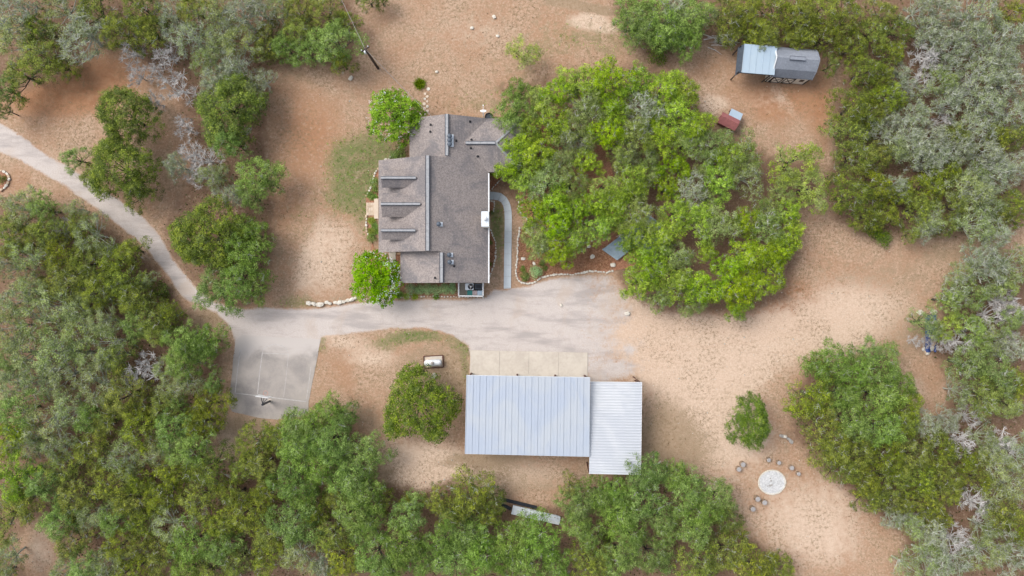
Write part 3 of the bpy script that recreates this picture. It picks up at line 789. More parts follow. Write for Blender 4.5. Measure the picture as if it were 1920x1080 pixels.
# dormers
kw = (5.2 - EAVE) / (Xr - Xw)
def zroof(x): return 5.2 - kw * (Xr - x)
for nm, yr, xb, hw, drop in (('top', 333.5, 784, .84, .62), ('mid', 382.5, 792, 1.16, .86), ('low', 432.0, 783, .84, .62)):
    zr = 4.7
    for _ in range(10):
        X1 = PX(xb, zr); zr = zroof(X1)
    X0 = PX(714, zr); Y0 = PY(yr, zr); ze = zr - drop
    X2 = Xr - (5.2 - ze) / kw
    dm = None
    a = MB().slab([(X0, Y0, zr + .02), (X0, Y0 - hw, ze), (X2, Y0 - hw, ze), (X1, Y0, zr + .02)], .10).obj('dormer', MT['shingle'], house)
    MB().slab([(X0, Y0, zr + .02), (X1, Y0, zr + .02), (X2, Y0 + hw, ze), (X0, Y0 + hw, ze)], .10).obj('dormer_slope', MT['shingle'], a)
    w2 = hw - .22; xf = X0 + .28; zb = zroof(xf) - .05
    m = MB(); zt = zr - .12; zs = zr - .12 - (drop) * (w2 / hw)
    prof = [(-w2, zb), (w2, zb), (w2, zs), (0, zt), (-w2, zs)]
    xbk = X2 + .1
    vs = [Vector((xf, Y0 + q, z)) for q, z in prof] + [Vector((X1 - .3 if i > 1 else xbk, Y0 + q, min(z, zs) if i != 3 else zt)) for i, (q, z) in enumerate(prof)]
    m.add(vs, [tuple(range(5)), tuple(range(9, 4, -1))] + [(i, (i+1) % 5, (i+1) % 5 + 5, i + 5) for i in range(5)]).obj('dormer_wall', MT['shingle'], a)
    wf = MB().box((xf - .03, Y0, zb + .55), (.06, .8, .7)).obj('dormer_window', MT['white'], a)
    o = MB().beam((X0 + .02, Y0, zr + .05), (X1 - .25, Y0, zr + .05), .30, .06).obj('dormer_ridge_gap', MT['ridge_gap'], a)
    o = MB().beam((X0 + .02, Y0, zr + .10), (X1 - .2, Y0, zr + .10), .19, .05).obj('dormer_ridge_cap', MT['ridge'], a)

# chimney, roof vents
cz = 4.9
cx0, cx1, cy0, cy1 = PX(902.5, cz), PX(917, cz), PY(425, cz), PY(396.5, cz)
ch = MB().box(((cx0+cx1)/2, (cy0+cy1)/2, cz/2), (cx1-cx0-.12, cy1-cy0-.12, cz - .02)).obj('chimney', MT['cream'], house)
bevel(MB().box(((cx0+cx1)/2, (cy0+cy1)/2, cz + .04), (cx1-cx0, cy1-cy0, .12)).obj('chimney_cap', MT['white_metal'], ch), .02)
MB().lathe(((cx0+cx1)/2 - .02, (cy0+cy1)/2 + .02, cz + .1), [(.13, 0), (.13, .18), (.2, .2), (.2, .25), (.05, .32)], 14).obj('flue_cap', MT['white'], ch, True)
def roof_z(x, y):
    if y > Y_mN: xr, zr, xw = XrN, zN, XwN
    elif y < Y_mS: xr, zr, xw = XrS, zS, XwS
    else: xr, zr, xw = Xr, 5.2, Xw
    if x < xr: return EAVE + (zr - EAVE) * (x - xw) / (xr - xw)
    z = on_e(x)
    if Yws < y < Y_top and x > XV - .5:
        z = max(z, zV - abs(y - Ywr) * (zV - EAVE) / run)
    return z
def on_roof(px, py):
    z = 4.0
    for _ in range(8): z = roof_z(PX(px, z), PY(py, z))
    return Vector((PX(px, z), PY(py, z), z))
for (x, y) in ((808,234),(807,247),(881,228),(884,262),(883,277.5),(896,293),(855,264),(851,499),(816,521)):
    p = on_roof(x, y)
    v = MB().lathe(p - Vector((0,0,.1)), [(.06, 0), (.055, .45)], 8).obj('vent_pipe', MT['black'], house)
    MB().lathe(p - Vector((0,0,.02)), [(.14, 0), (.07, .09)], 8).obj('pipe_boot', MT['dark_metal'], v)
for (x, y) in ((843.5,256),(843.5,263.5),(843.5,271),(823,420.5),(842.5,478),(843.5,491.5)):
    p = on_roof(x, y)
    v = MB().lathe(p - Vector((0,0,.12)), [(.13, 0), (.12, .25), (.22, .28), (.23, .42), (.12, .5), (.02, .52)], 12).obj('roof_vent', MT['slate_plastic'], house, True)
    MB().box(p + Vector((.12, 0, .02)), (.5, .42, .03), 0, 0, math.atan(k_e)).obj('flashing', MT['white_metal'], v)
# flat landing and step
MB().box(P(706, 391.5) + Vector((0, 0, .1)), (.42, 2.05, .2)).obj('entry_step', MT['tile_tan'], house)
land = thing('flagstone_landing', 'tan flagstone landing at the porch step', 'paving', P(696, 392))
rnd = random.Random(4)
for i in range(4):
    for j in range(5):
        x0, x1 = 687.5 + i * 4.1, 687.5 + i * 4.1 + 3.8; y0, y1 = 380.3 + j * 4.75, 380.3 + j * 4.75 + 4.45
        q = [(x0 + rnd.uniform(0,.5), y0), (x1, y0 + rnd.uniform(0,.5)), (x1 - rnd.uniform(0,.5), y1), (x0, y1 - rnd.uniform(0,.5))]
        MB().slab([P(*c) + Vector((0, 0, .07)) for c in q], .05).obj('flagstone', MT['flag' if rnd.random() < .7 else 'tile_tan'], land)
MB().slab([P(*c) + Vector((0,0,.045)) for c in ((687,380),(704,380),(704,404),(687,404))], .04).obj('mortar_bed', MT['tile_tan'], land)
pth = MB().slab([P(*c) + Vector((0, 0, .06)) for c in ((729,470),(742,470),(742,500),(730,500))], .06).obj('side_path', MT['apron']); struct(pth, 'short concrete path between house and crape myrtle')

# satellite dish, black tub, planter frame
ds = thing('satellite_dish', 'white satellite dish on a mast at the upper gable', 'dish', P(907, 220, 0))
base = Vector((PX(906, 3.4), Y_top + .12, 2.4))
MB().tube([base, base + Vector((0, .1, .9)), base + Vector((.02, .35, 1.25))], .035, 8).obj('mast', MT['white_metal'], ds)
c = base + Vector((.02, .3, 1.2))
prof = [(0.02, .0), (.16, .02), (.30, .08), (.32, .09), (.30, .10), (.15, .05), (.02, .03)]
mm = MB().lathe((0, 0, 0), prof, 18); mt = Matrix.Translation(c) @ Matrix.Rotation(math.radians(-52), 4, 'X')
mm.v = [tuple(mt @ Vector(v)) for v in mm.v]; mm.obj('dish', MT['white'], ds, True)
MB().tube([c, c + Vector((0, .5, .42))], .02, 6).obj('feed_arm', MT['white_metal'], ds); MB().box(c + Vector((0, .5, .44)), (.1, .1, .1)).obj('receiver', MT['white'], ds)
tb = thing('round_tub', 'black round tub against the wall beside the satellite dish', 'tub', P(917, 218.5))
MB().lathe(P(917, 221.5) , [(.34, 0), (.42, .5), (.44, .52), (.36, .52), (.34, .1)], 18).obj('shell', MT['black'], tb, True)
MB().lathe(P(917, 221.5) + Vector((0, 0, .1)), [(.34, 0), (.33, .3)], 18).obj('water', MT['glass'], tb)
pl = thing('planter_frame', 'empty wooden planter frame at the hip roof corner', 'planter', P(989, 249))
for a, b in (((984,240.5),(994,240.5)), ((994,240.5),(993.5,257)), ((993.5,257),(983.5,257)), ((983.5,257),(984,240.5))):
    MB().beam(P(*a, .2), P(*b, .2), .1, .4).obj('board', MT['wood'], pl)
MB().slab([P(*c) + Vector((0, 0, .22)) for c in ((984,241),(994,241),(993.5,256.5),(983.5,256.5))], .2).obj('soil', MT['mulch'], pl)

# air conditioner yard
en = thing('utility_screen', 'white picket screen enclosing the air conditioner', 'screen', P(884, 543))
for a, b in (((861.5,531),(861.5,554.5)), ((861.5,554.5),(906.5,555)), ((906.5,555),(906.5,531))):
    A, B = P(*a), P(*b); n = int((B - A).length / .16)
    MB().beam(A + Vector((0,0,1.16)), B + Vector((0,0,1.16)), .12, .06).obj('cap_rail', MT['white'], en)
    for i in range(n + 1):
        p = A + (B - A) * i / n
        MB().box(p + Vector((0, 0, .56)), (.1, .1, 1.12)).obj('picket', MT['white'], en)
pad = MB().slab([P(*c) + Vector((0,0,.05)) for c in ((862,531),(906,531),(906,554.5),(862,554.5))], .05).obj('utility_pad', MT['apron']); struct(pad, 'concrete pad inside the white screen')
ac = thing('air_conditioner', 'white air conditioner with round fan grille inside the screen', 'air conditioner', P(880, 537))
p = P(880, 537.5, 1.0); p.z = 0
bevel(MB().box(p + Vector((0, 0, .5)), (.86, .70, .9)).obj('cabinet', MT['white_metal'], ac), .03)
fz = p + Vector((.14, 0, .96))
MB().lathe(fz, [(.29, 0), (.29, .02), (.27, .025)], 20).obj('fan_grille', MT['dark_metal'], ac)
hub = MB().lathe(fz + Vector((0,0,.03)), [(.09, 0), (.08, .03)], 12).obj('fan_hub', MT['white'], ac)
for k in range(3):
    a = k * 2.09 + .4
    MB().box(fz + Vector((math.cos(a) * .16, math.sin(a) * .16, .035)), (.2, .1, .012), a, .3).obj('blade', MT['greywood'], ac)
hb = thing('heat_pump', 'dark slate equipment box beside the air conditioner', 'equipment', P(898, 537))
p = P(897.5, 537.5, .8); p.z = 0
bevel(MB().box(p + Vector((0,0,.4)), (.78, .6, .72)).obj('cabinet', MT['slate_plastic'], hb), .03); MB().box(p + Vector((0,0,.775)), (.5, .36, .02)).obj('top_grille', MT['dark_metal'], hb)
for (x, mt_, lab) in ((881,'teal','teal wheeled bin inside the white screen'), (890.5,'mauve','mauve-grey wheeled bin between teal and pale blue bins'), (899.5,'sky_plastic','pale blue wheeled bin in the screen corner')):
    b = thing('wheeled_bin', lab, 'bin', P(x, 549)); p = P(x, 549.2, 1.0); p.z = 0
    m = MB(); m.add([p + Vector(q) for q in ((-.19,-.17,.06),(.19,-.17,.06),(.19,.17,.06),(-.19,.17,.06),(-.25,-.22,.95),(.25,-.22,.95),(.25,.22,.95),(-.25,.22,.95))], ((3,2,1,0),(4,5,6,7),(0,1,5,4),(1,2,6,5),(2,3,7,6),(3,0,4,7)))
    m.obj('bin_body', MT[mt_], b)
    bevel(MB().box(p + Vector((0, 0, .985)), (.54, .48, .06)).obj('lid', MT[mt_], b), .02)
    MB().tube([p + Vector((-.2, .27, .93)), p + Vector((.2, .27, .93))], .02, 6).obj('handle', MT['black'], b)
    for s in (-.2, .2): MB().lathe(p + Vector((s - .03, .2, .09)), [(.09, 0), (.09, .06)], 10, 'X').obj('wheel', MT['black'], b)

# ------------------------------------------------------------------ workshop and lean-to
ws = thing('workshop', 'large metal workshop with pale blue ribbed roof', 'workshop', P(990, 780))
zN_, zS_ = 4.3, 3.7
NW, NE, SE, SW = P(875, 704, zN_), P(1106, 708, zN_), P(1104.5, 856, zS_), P(872, 850.5, zS_)
npan = 19
for i in range(npan):
    t0, t1 = i / npan, (i + 1) / npan
    a, b = NW.lerp(NE, t0), NW.lerp(NE, t1); c, d_ = SW.lerp(SE, t1), SW.lerp(SE, t0)
    e = (b - a).normalized() * .004
    o = MB().slab([a + e, b - e, c - e, d_ + e], .035).obj('roof_panel', MT['galv'], ws)
    MB().beam(a + Vector((0,0,.014)), d_ + Vector((0,0,.014)), .055, .05).obj('rib', MT['galv'], o)
    m1, m2 = a.lerp(b, .5), d_.lerp(c, .5)
    MB().beam(m1, m2, .04, .02).obj('rib', MT['galv'], o)
for a, b in ((NW, NE), (SW, SE), (NE, SE), (NW, SW)):
    MB().beam(a - Vector((0,0,.09)), b - Vector((0,0,.09)), .06, .14).obj('eave_trim', MT['white_metal'], ws)
def inset(p, q=.3):
    c = (NW + NE + SE + SW) / 4; d = p - c; return Vector((p.x - math.copysign(q, d.x), p.y - math.copysign(q, d.y), 0))
cn = [inset(x) for x in (NW, NE, SE, SW)]
for q in cn[:2]: q.y -= 1.1            # deep overhang above the doors
for i in range(4):
    a, b = cn[i], cn[(i+1) % 4]; za = (zN_, zN_, zS_, zS_)[i] - .2; zb = (zN_, zS_, zS_, zN_)[i] - .2
    nrm = Vector((a - b)).cross(Vector((0,0,1))).normalized() * .08
    MB().add([a, b, b + Vector((0,0,zb)), a + Vector((0,0,za)), a + nrm, b + nrm, b + nrm + Vector((0,0,zb)), a + nrm + Vector((0,0,za))], ((0,1,2,3),(7,6,5,4),(0,4,5,1),(1,5,6,2),(2,6,7,3),(3,7,4,0))).obj('wall', MT['cream'], ws)
for t in (.18, .5, .82):
    p = cn[0].lerp(cn[1], t); d = MB().box(p + Vector((0, .06, 1.5)), (3.0, .08, 3.0)).obj('roller_door', MT['white_metal'], ws)
    MB().box(p + Vector((0, .12, .3)), (.3, .06, .06)).obj('handle', MT['dark_metal'], d)
for q, rr in (((881.5,702.5), 0), ((1100,707), 0), ((970,705),0), ((1043,706.5),0)):
    MB().box(P(*q, 2.2) + Vector((0, -.12, -.9)), (.14, .14, 2.6)).obj('door_post', MT['rust'], ws)

lt = thing('lean_to', 'white corrugated lean-to beside the workshop', 'lean-to', P(1155, 800))
zW2, zE2 = 3.45, 2.85
a0, a1, b1, b0 = P(1107, 716, zW2), P(1104.5, 888, zW2), P(1201.5, 890, zE2), P(1203.5, 717, zE2)
nsh = 11
for i in range(nsh):
    t0, t1 = i / nsh, (i + 1) / nsh
    p, q, r, s = a0.lerp(a1, t0), a0.lerp(a1, t1), b0.lerp(b1, t1), b0.lerp(b1, t0)
    m = MB(); K = 15
    vs = []
    for k in range(K + 1):
        t = k / K; zz = .026 if k % 5 in (0, 1) else 0.0
        if k == K: zz = .026
        vs += [p.lerp(q, t) + Vector((0, 0, zz + .004 * (i % 2))), s.lerp(r, t) + Vector((0, 0, zz + .004 * (i % 2)))]
    m.add(vs, [(2*k, 2*k+1, 2*k+3, 2*k+2) for k in range(K)])
    m.obj('roof_sheet', MT['white_roof'], lt)
for t in (.02, .5, .98):
    MB().beam(a0.lerp(a1, t) - Vector((0,0,.1)), b0.lerp(b1, t) - Vector((0,0,.1)), .08, .12).obj('rafter', MT['rust'], lt)
for t in (.02, .34, .66, .98):
    p = b0.lerp(b1, t) + Vector((-.15, 0, 0)); MB().box((p.x, p.y, zE2/2 - .1), (.12, .12, zE2 - .2)).obj('post', MT['rust'], lt)
for e0, e1 in ((b0, b1), (a0, b0), (a1, b1)):
    MB().beam(e0 + Vector((0,0,-.05)), e1 + Vector((0,0,-.05)), .05, .11).obj('edge_trim', MT['white'], lt)
gt = thing('pipe_gate', 'rust-red pipe gate standing open at the lean-to corner', 'gate', P(1199, 714))
A, B = P(1199.5, 716, 1.1), P(1190, 708.5, 1.1)
for z in (.3, .6, .9, 1.2): MB().tube([Vector((A.x, A.y, z)), Vector((B.x, B.y, z))], .03, 6).obj('rail', MT['rust'], gt)
for q in (A, B): MB().tube([Vector((q.x, q.y, 0.02)), Vector((q.x, q.y, 1.3))], .045, 8).obj('gate_post', MT['rust'], gt)
pk = thing('steel_pipe', 'dark steel pipe leaning at the lower lean-to corner', 'pipe', P(1102, 875))
MB().tube([P(1100.5, 867, .05), P(1104, 885, 1.2)], .06, 8).obj('pipe', MT['rust'], pk); MB().tube([P(1100.4, 866.6, .05), P(1100.6, 867.4, .08)], .075, 8).obj('collar', MT['dark_metal'], pk)

# propane tank
pt = thing('propane_tank', 'white horizontal propane tank on a framed pad', 'tank', P(813, 677), math.radians(3))
def tp(o):  # local part
    o.matrix_parent_inverse = Matrix.Identity(4); o.parent = pt; return o
R_ = .33
prof = [(.02, -.9), (.16, -.87), (.26, -.80), (R_, -.66), (R_, .66), (.26, .80), (.16, .87), (.02, .9)]
tp(MB().lathe((0, -.1, .62), prof, 20, 'X').obj('shell', MT['tank'], None, True))
tp(MB().lathe((-.02, -.1, .93), [(.15, 0), (.15, .1), (.13, .14), (.02, .16)], 14).obj('valve_dome', MT['greywood'], None, True))
for x in (-.5, .5):
    tp(MB().box((x, -.1, .2), (.12, .5, .3)).obj('saddle', MT['dark_metal']))
tp(MB().slab([(-.95, -.62, .05), (.95, -.62, .05), (.95, .5, .05), (-.95, .5, .05)], .05).obj('gravel_pad', MT['tile_tan']))
tp(MB().slab([(-.35, .02, .12), (.9, .02, .12), (.9, .5, .12), (-.35, .5, .12)], .1).obj('concrete_pad', MT['apron']))
for a, b in (((-.98,-.65),(.98,-.65)), ((.98,-.65),(.98,.55)), ((.98,.55),(-.98,.55)), ((-.98,.55),(-.98,-.65))):
    tp(MB().beam((*a, .08), (*b, .08), .08, .16).obj('timber_edge', MT['rust']))

# basketball hoop
bh = thing('basketball_hoop', 'basketball hoop with white backboard on a dark post', 'basketball hoop', P(506, 752))
A = P(506, 752); zt = 3.0
top = P(492, 759, 2.7)
MB().tube([A, Vector((A.x, A.y, .06))], .24, 14).obj('base_plate', MT['apron'], bh)
MB().beam(A + Vector((0,0,.02)), top, .2, .2).obj('post', MT['dark_metal'], bh)
bl, br = P(481.5, 741.5, 3.3), P(505.5, 745, 3.3)
bd = (br - bl).normalized(); nrm = Vector((bd.y, -bd.x, 0))
mid = (bl + br) / 2
m = MB(); t_ = nrm * .04
zlo, zhi = 2.75, 3.7
lo = lambda v, z: Vector((v.x, v.y, z))
m.add([lo(bl,zlo), lo(br,zlo), lo(br,zhi), lo(bl,zhi), lo(bl,zlo)+t_, lo(br,zlo)+t_, lo(br,zhi)+t_, lo(bl,zhi)+t_], ((0,1,2,3),(7,6,5,4),(0,4,5,1),(1,5,6,2),(2,6,7,3),(3,7,4,0)))
m.obj('backboard', MT['white'], bh)
for k, off in enumerate((-.22, .05, .3)):
    MB().beam(top + Vector((0, 0, -.1 + .15 * k)), lo(mid + bd * off * 1.6, 3.0 + .15 * k) + t_, .05, .06).obj('arm', MT['dark_metal'], bh)
rc = lo(mid - nrm * .30 + bd * .1, 3.05)
ring = [rc + Vector((math.cos(a) * .23, math.sin(a) * .23, 0)) for a in np.linspace(0, 2*math.pi, 19)]
MB().tube(ring, .02, 6, False).obj('rim', MT['orange'], bh)
nt = MB()
for k in range(0, 18, 2):
    q = ring[k]; nt.tube([q, rc + (q - rc) * .55 + Vector((0, 0, -.4))], .012, 4)
nt.obj('net', MT['net'], bh)

# ------------------------------------------------------------------ shed with carport, coop
def local_frame(e):
    def f(o): o.parent = e; o.matrix_parent_inverse = Matrix.Identity(4); return o
    return f
sh = thing('garden_shed', 'gambrel shed with dark slate shingle roof and cream doors', 'shed', P(1491, 114.5, 2.6).xy.to_3d(), math.radians(-4.5))
lf = local_frame(sh)
Lx, Wy = 1.95, 1.40                      # half length, half depth
zk, zr_, ze_ = 2.75, 3.35, 1.85             # knee, ridge, eave
yk = .95
sec = [(-Wy - .07, ze_), (-yk, zk), (0, zr_), (yk, zk), (Wy + .16, ze_)]
for (y0, z0), (y1, z1) in zip(sec[:-1], sec[1:]):
    lf(MB().slab([(-Lx-.12, y0, z0), (Lx+.12, y0, z0), (Lx+.12, y1, z1), (-Lx-.12, y1, z1)], .06).obj('roof_slope', MT['shed_shingle']))
m = MB(); pr_ = [(-Wy, 0.08), (Wy, 0.08), (Wy, ze_ - .02), (yk, zk - .1), (0, zr_ - .1), (-yk, zk - .1), (-Wy, ze_ - .02)]; n = 7
m.add([(-Lx, y, z) for y, z in pr_] + [(Lx, y, z) for y, z in pr_], [tuple(range(n)), tuple(range(2*n-1, n-1, -1))] + [(i, (i+1) % n, (i+1) % n + n, i + n) for i in range(n)])
lf(m.obj('wall', MT['cream']))
for (y0, z0), (y1, z1) in zip(sec[:-1], sec[1:]):
    for x in (-Lx - .15, Lx + .15): lf(MB().beam((x, y0, z0 - .02), (x, y1, z1 - .02), .05, .17).obj('barge_board', MT['white'] if x < 0 else MT['shed_shingle']))
vent = lf(MB().box((-.05, 0, zr_ + .03), (1.5, .3, .06)).obj('ridge_vent', MT['shed_shingle']))
for y in (-.17, .17): lf(MB().box((-.05, y, zr_ + .0), (1.55, .06, .08)).obj('vent_slot', MT['ridge_gap']))
for x0 in (-1.2, -.0):
    d = lf(MB().box((x0 + .1, -Wy - .03, .95), (.98, .05, 1.6)).obj('door', MT['cream']))
    for (a, b) in (((-.46,-.76),(.46,.76)), ((-.46,.76),(.46,-.76)), ((-.46,-.78),(.46,-.78)), ((-.46,.78),(.46,.78)), ((-.47,-.78),(-.47,.78)), ((.47,-.78),(.47,.78))):
        q = MB().beam((x0 + .1 + a[0], -Wy - .075, .95 + a[1]), (x0 + .1 + b[0], -Wy - .075, .95 + b[1]), .03, .07).obj('door_brace', MT['black']); q.parent = d
for x in (-Lx + .03, -1.62, .62, Lx - .03): lf(MB().box((x, -Wy - .03, .95), (.09, .06, 1.75)).obj('corner_trim', MT['black']))
lf(MB().box((1.35, -Wy - .03, 1.2), (.4, .05, .5)).obj('window', MT['glass']))
for x in (-1.6, 1.6): lf(MB().box((x, 0, .05), (.2, 2.7, .1)).obj('skid', MT['greywood']))

cp = thing('carport', 'pale blue metal carport attached beside the dark shed', 'carport', P(1421, 112, 2.8).xy.to_3d(), math.radians(-4.5))
lf = local_frame(cp)
cx_ = 1.50
for i in range(5):
    x0 = -cx_ + .03 + i * (2 * cx_ + .25) / 5; x1 = x0 + (2 * cx_ + .25) / 5 - .006
    o = lf(MB().slab([(x0, -1.35, 2.72), (x1, -1.35, 2.72), (x1, 1.4, 2.95), (x0, 1.4, 2.95)], .03).obj('roof_panel', MT['blue_galv']))
    q = MB().beam((x0, -1.35, 2.735), (x0, 1.4, 2.965), .04, .04).obj('rib', MT['blue_galv']); q.parent = o
lf(MB().slab([(-cx_, -1.35, 2.70), (-cx_, 1.4, 2.93), (-cx_ - .28, 1.4, 1.9), (-cx_ - .28, -1.35, 1.7)], .03).obj('side_panel', MT['slate_plastic']))
for x in (-cx_ - .2, cx_):
    for y in (-1.25, 1.3): lf(MB().box((x, y, 1.3), (.08, .08, 2.6)).obj('post', MT['dark_metal']))
lf(MB().box((0.05, -1.35, 2.62), (2 * cx_ + .2, .06, .14)).obj('front_beam', MT['dark_metal']))
co = thing('chicken_coop', 'maroon roofed coop with a pale blue metal run', 'coop', P(1369.5, 223, 1.2).xy.to_3d(), math.radians(-26))
lf = local_frame(co)
lf(MB().box((-.05, -.25, .55), (1.7, .85, .9)).obj('coop_wall', MT['maroon']))
lf(MB().slab([(-1.0, -.22, 1.55), (.95, -.22, 1.55), (.95, .32, 1.15), (-1.0, .32, 1.15)], .05).obj('roof_slope', MT['maroon']))
lf(MB().slab([(-1.0, -.22, 1.55), (-1.0, -.85, 1.05), (.95, -.85, 1.05), (.95, -.22, 1.55)], .05).obj('roof_slope', MT['maroon']))
lf(MB().slab([(-.30, .30, 1.10), (.98, .30, 1.10), (.98, 1.12, .92), (-.30, 1.12, .92)], .03).obj('run_roof', MT['blue_galv']))
for x in (-.25, .93):
    for y in (.38, 1.06): lf(MB().box((x, y, .45), (.06, .06, .9)).obj('run_post', MT['wood']))
for y in (1.06,): lf(MB().box((.34, y, .06), (1.2, .05, .1)).obj('run_sill', MT['wood']))
d = lf(MB().box((.3, .19, .4), (.3, .04, .5)).obj('door', MT['wood']))
for x in (-.8, .7):
    for y in (-.6, .1): lf(MB().box((x, y, .06), (.1, .1, .12)).obj('foot', MT['greywood']))

# brush pile
br_ = thing('brush_pile', 'pile of bare grey branches beside the carport', 'brush pile', P(1357, 78))
rnd = random.Random(11)
for i in range(46):
    c = P(1357 + rnd.gauss(0, 11), 77 + rnd.gauss(0, 5.5), 0) + Vector((0, 0, rnd.uniform(.05, .75)))
    a = rnd.gauss(-.15, .22) + (math.pi if rnd.random() < .5 else 0); L_ = rnd.uniform(.7, 1.9)
    dv = Vector((math.cos(a), math.sin(a), rnd.uniform(-.08, .08))) * L_ / 2
    MB().tube([c - dv, c + Vector((rnd.uniform(-.1,.1), rnd.uniform(-.1,.1), .03)), c + dv], [.05, .04, .015], 5).obj('branch', MT['bare'], br_)
lp = thing('log_pile', 'small brown pile of split logs deep in the woods by the lower corner', 'log pile', P(1797, 933))
for i in range(14):
    c = P(1797 + rnd.gauss(0, 6), 932 + rnd.gauss(0, 4), 0) + Vector((0, 0, .12 + .12 * (i % 4)))
    dv = Vector((1, .25, 0)) * rnd.uniform(.4, .8)
    MB().tube([c - dv, c + dv], rnd.uniform(.07, .12), 7).obj('log', MT['wood'], lp)

# fire ring with stump seats
fr = thing('fire_ring', 'round white gravel fire ring edged with stones', 'fire ring', P(1447, 904))
C0 = P(1447, 904)
rim_pts = []
for k in range(40):
    a = 2 * math.pi * k / 40
    rim_pts.append(C0 + Vector((math.cos(a) * 1.36, math.sin(a) * 1.22, 0)))
MB().slab([C0 + (p - C0) * .96 + Vector((0,0,.09)) for p in rim_pts], .1).obj('gravel_bed', MT['ash'], fr)
for k, p in enumerate(rim_pts):
    s = rnd.uniform(.22, .3); place('stone', rnd.choice(ST), p, (s, s * .8, s * .75), 2 * math.pi * k / 40 + 1.57 + rnd.uniform(-.2, .2), fr)
for k in range(7):
    s = rnd.uniform(.12, .2); a = rnd.uniform(0, 6.3); q = rnd.uniform(.1, .8)
    place('ember_stone', rnd.choice(STG), C0 + Vector((math.cos(a) * q, math.sin(a) * q, .07)), (s, s, s * .6), a, fr)
STUMPS = ((1390.4,868.9,'upper of the two log stools toward the bright green tree'),(1383,878,'lower of the two log stools toward the bright green tree'),(1439,861,'log stool directly above the fire ring'),(1458,866,'second log stool above the fire ring, toward the tree line'),(1481.5,875.5,'log stool with a dark patch at the upper side of the ring'),
          (1495,887,'log stool closest to the dense tree line'),(1417.8,933.3,'upper log stool of the three below the fire ring'),(1431,940,'log stool of the lower three that sits closest to the ring stones'),(1409,952,'lowest log stool, alone below the fire ring'))
for i, (x, y, lab) in enumerate(STUMPS):
    r = (.27, .26, .22, .22, .25, .21, .28, .27, .27)[i]; hgt = (.5, .45, .4, .42, .45, .35, .5, .45, .48)[i]
    s = thing('log_stool', lab, 'stump', P(x, y), i, 'log stools round the fire ring')
    lf = local_frame(s)
    lf(MB().lathe((0, 0, 0), [(r * 1.08, 0), (r, .08), (r * .97, hgt)], 14).obj('bark', MT['wood']))
    lf(MB().lathe((0, 0, hgt), [(r * .92, 0), (r * .90, .012), (r * .3, .016)], 14).obj('cut_face', MT['cutwood']))

# stack of metal sheets, dark pipes
ms = thing('metal_sheet_stack', 'long stack of white metal sheets at the wood edge', 'metal sheets', P(1005, 962))
A, B = P(961, 951), P(1050, 972); dv = (B - A).normalized(); sv = Vector((-dv.y, dv.x, 0))
for i, (t0, t1, w0, w1, z) in enumerate(((0, .62, -.62, .30, .3), (.34, .80, -.55, .25, .38), (.76, 1.0, -.55, .1, .42), (.0, .98, -.35, .3, .24), (.77, .99, -.25, .3, .46))):
    a, b = A.lerp(B, t0), A.lerp(B, t1)
    MB().slab([a + sv * w0 + Vector((0,0,z)), b + sv * w0 + Vector((0,0,z)), b + sv * w1 + Vector((0,0,z)), a + sv * w1 + Vector((0,0,z))], .03).obj('metal_sheet', MT['white_metal' if i != 2 else 'white'], ms)
for t in (.1, .5, .9):
    c = A.lerp(B, t); MB().beam(c + sv * -.6 + Vector((0,0,.1)), c + sv * .35 + Vector((0,0,.1)), .12, .2).obj('support_block', MT['wood'], ms)
for a, b, lab in (((938,934.5),(1006,951),'long dark steel beam lying above the white sheets'), ((940,945),(958,953.5),'short dark steel beam beside the white sheet stack')):
    e = thing('steel_beam', lab, 'beam', P(*a))
    A, B = P(*a), P(*b)
    MB().beam(A + Vector((0,0,.10)), B + Vector((0,0,.10)), .07, .2).obj('web', MT['dark_metal'], e)
    for z in (.01, .2): MB().beam(A + Vector((0,0,z + .01)), B + Vector((0,0,z + .01)), .3, .025).obj('flange', MT['dark_metal'], e)

# blue-grey deck in the grove
dk = thing('garden_deck', 'blue-grey painted deck half hidden under the oak grove', 'deck', P(1180, 450))
A, B, D_ = P(1129, 468, .4), P(1157, 488, .4), P(1216, 402, .4)
u, v_ = (B - A), (D_ - A)
nb = 26
for i in range(nb):
    t0, t1 = i / nb, (i + .96) / nb
    MB().slab([A + v_ * t0 + Vector((0,0,.0)), A + u + v_ * t0, A + u + v_ * t1, A + v_ * t1], .04).obj('deck_board', MT['bluedeck'], dk)
A2 = A + v_ * .42 + u; 
for i in range(12):
    t0, t1 = i / 12, (i + .96) / 12
    MB().slab([A2 + u * .9 * t0, A2 + u * .9 * t1, A2 + u * .9 * t1 + v_ * .4, A2 + u * .9 * t0 + v_ * .4], .04).obj('deck_board', MT['bluedeck'], dk)
for q in ((.02,.02),(.98,.02),(.02,.98),(.98,.98),(.5,.02),(.5,.98)):
    p = A + u * q[0] + v_ * q[1]; MB().box((p.x, p.y, .18), (.12, .12, .35)).obj('deck_post', MT['bluedeck'], dk)
for t in (.35, .62):
    MB().beam(A + u * -.02 + v_ * t + Vector((0,0,.9)), A + u * 1.02 + v_ * t + Vector((0,0,.9)), .1, .08).obj('bench_rail', MT['bluedeck'], dk)
    for q in (.02, .98): 
        p = A + u * q + v_ * t; MB().box((p.x, p.y, .63), (.1, .1, .5)).obj('rail_post', MT['bluedeck'], dk)

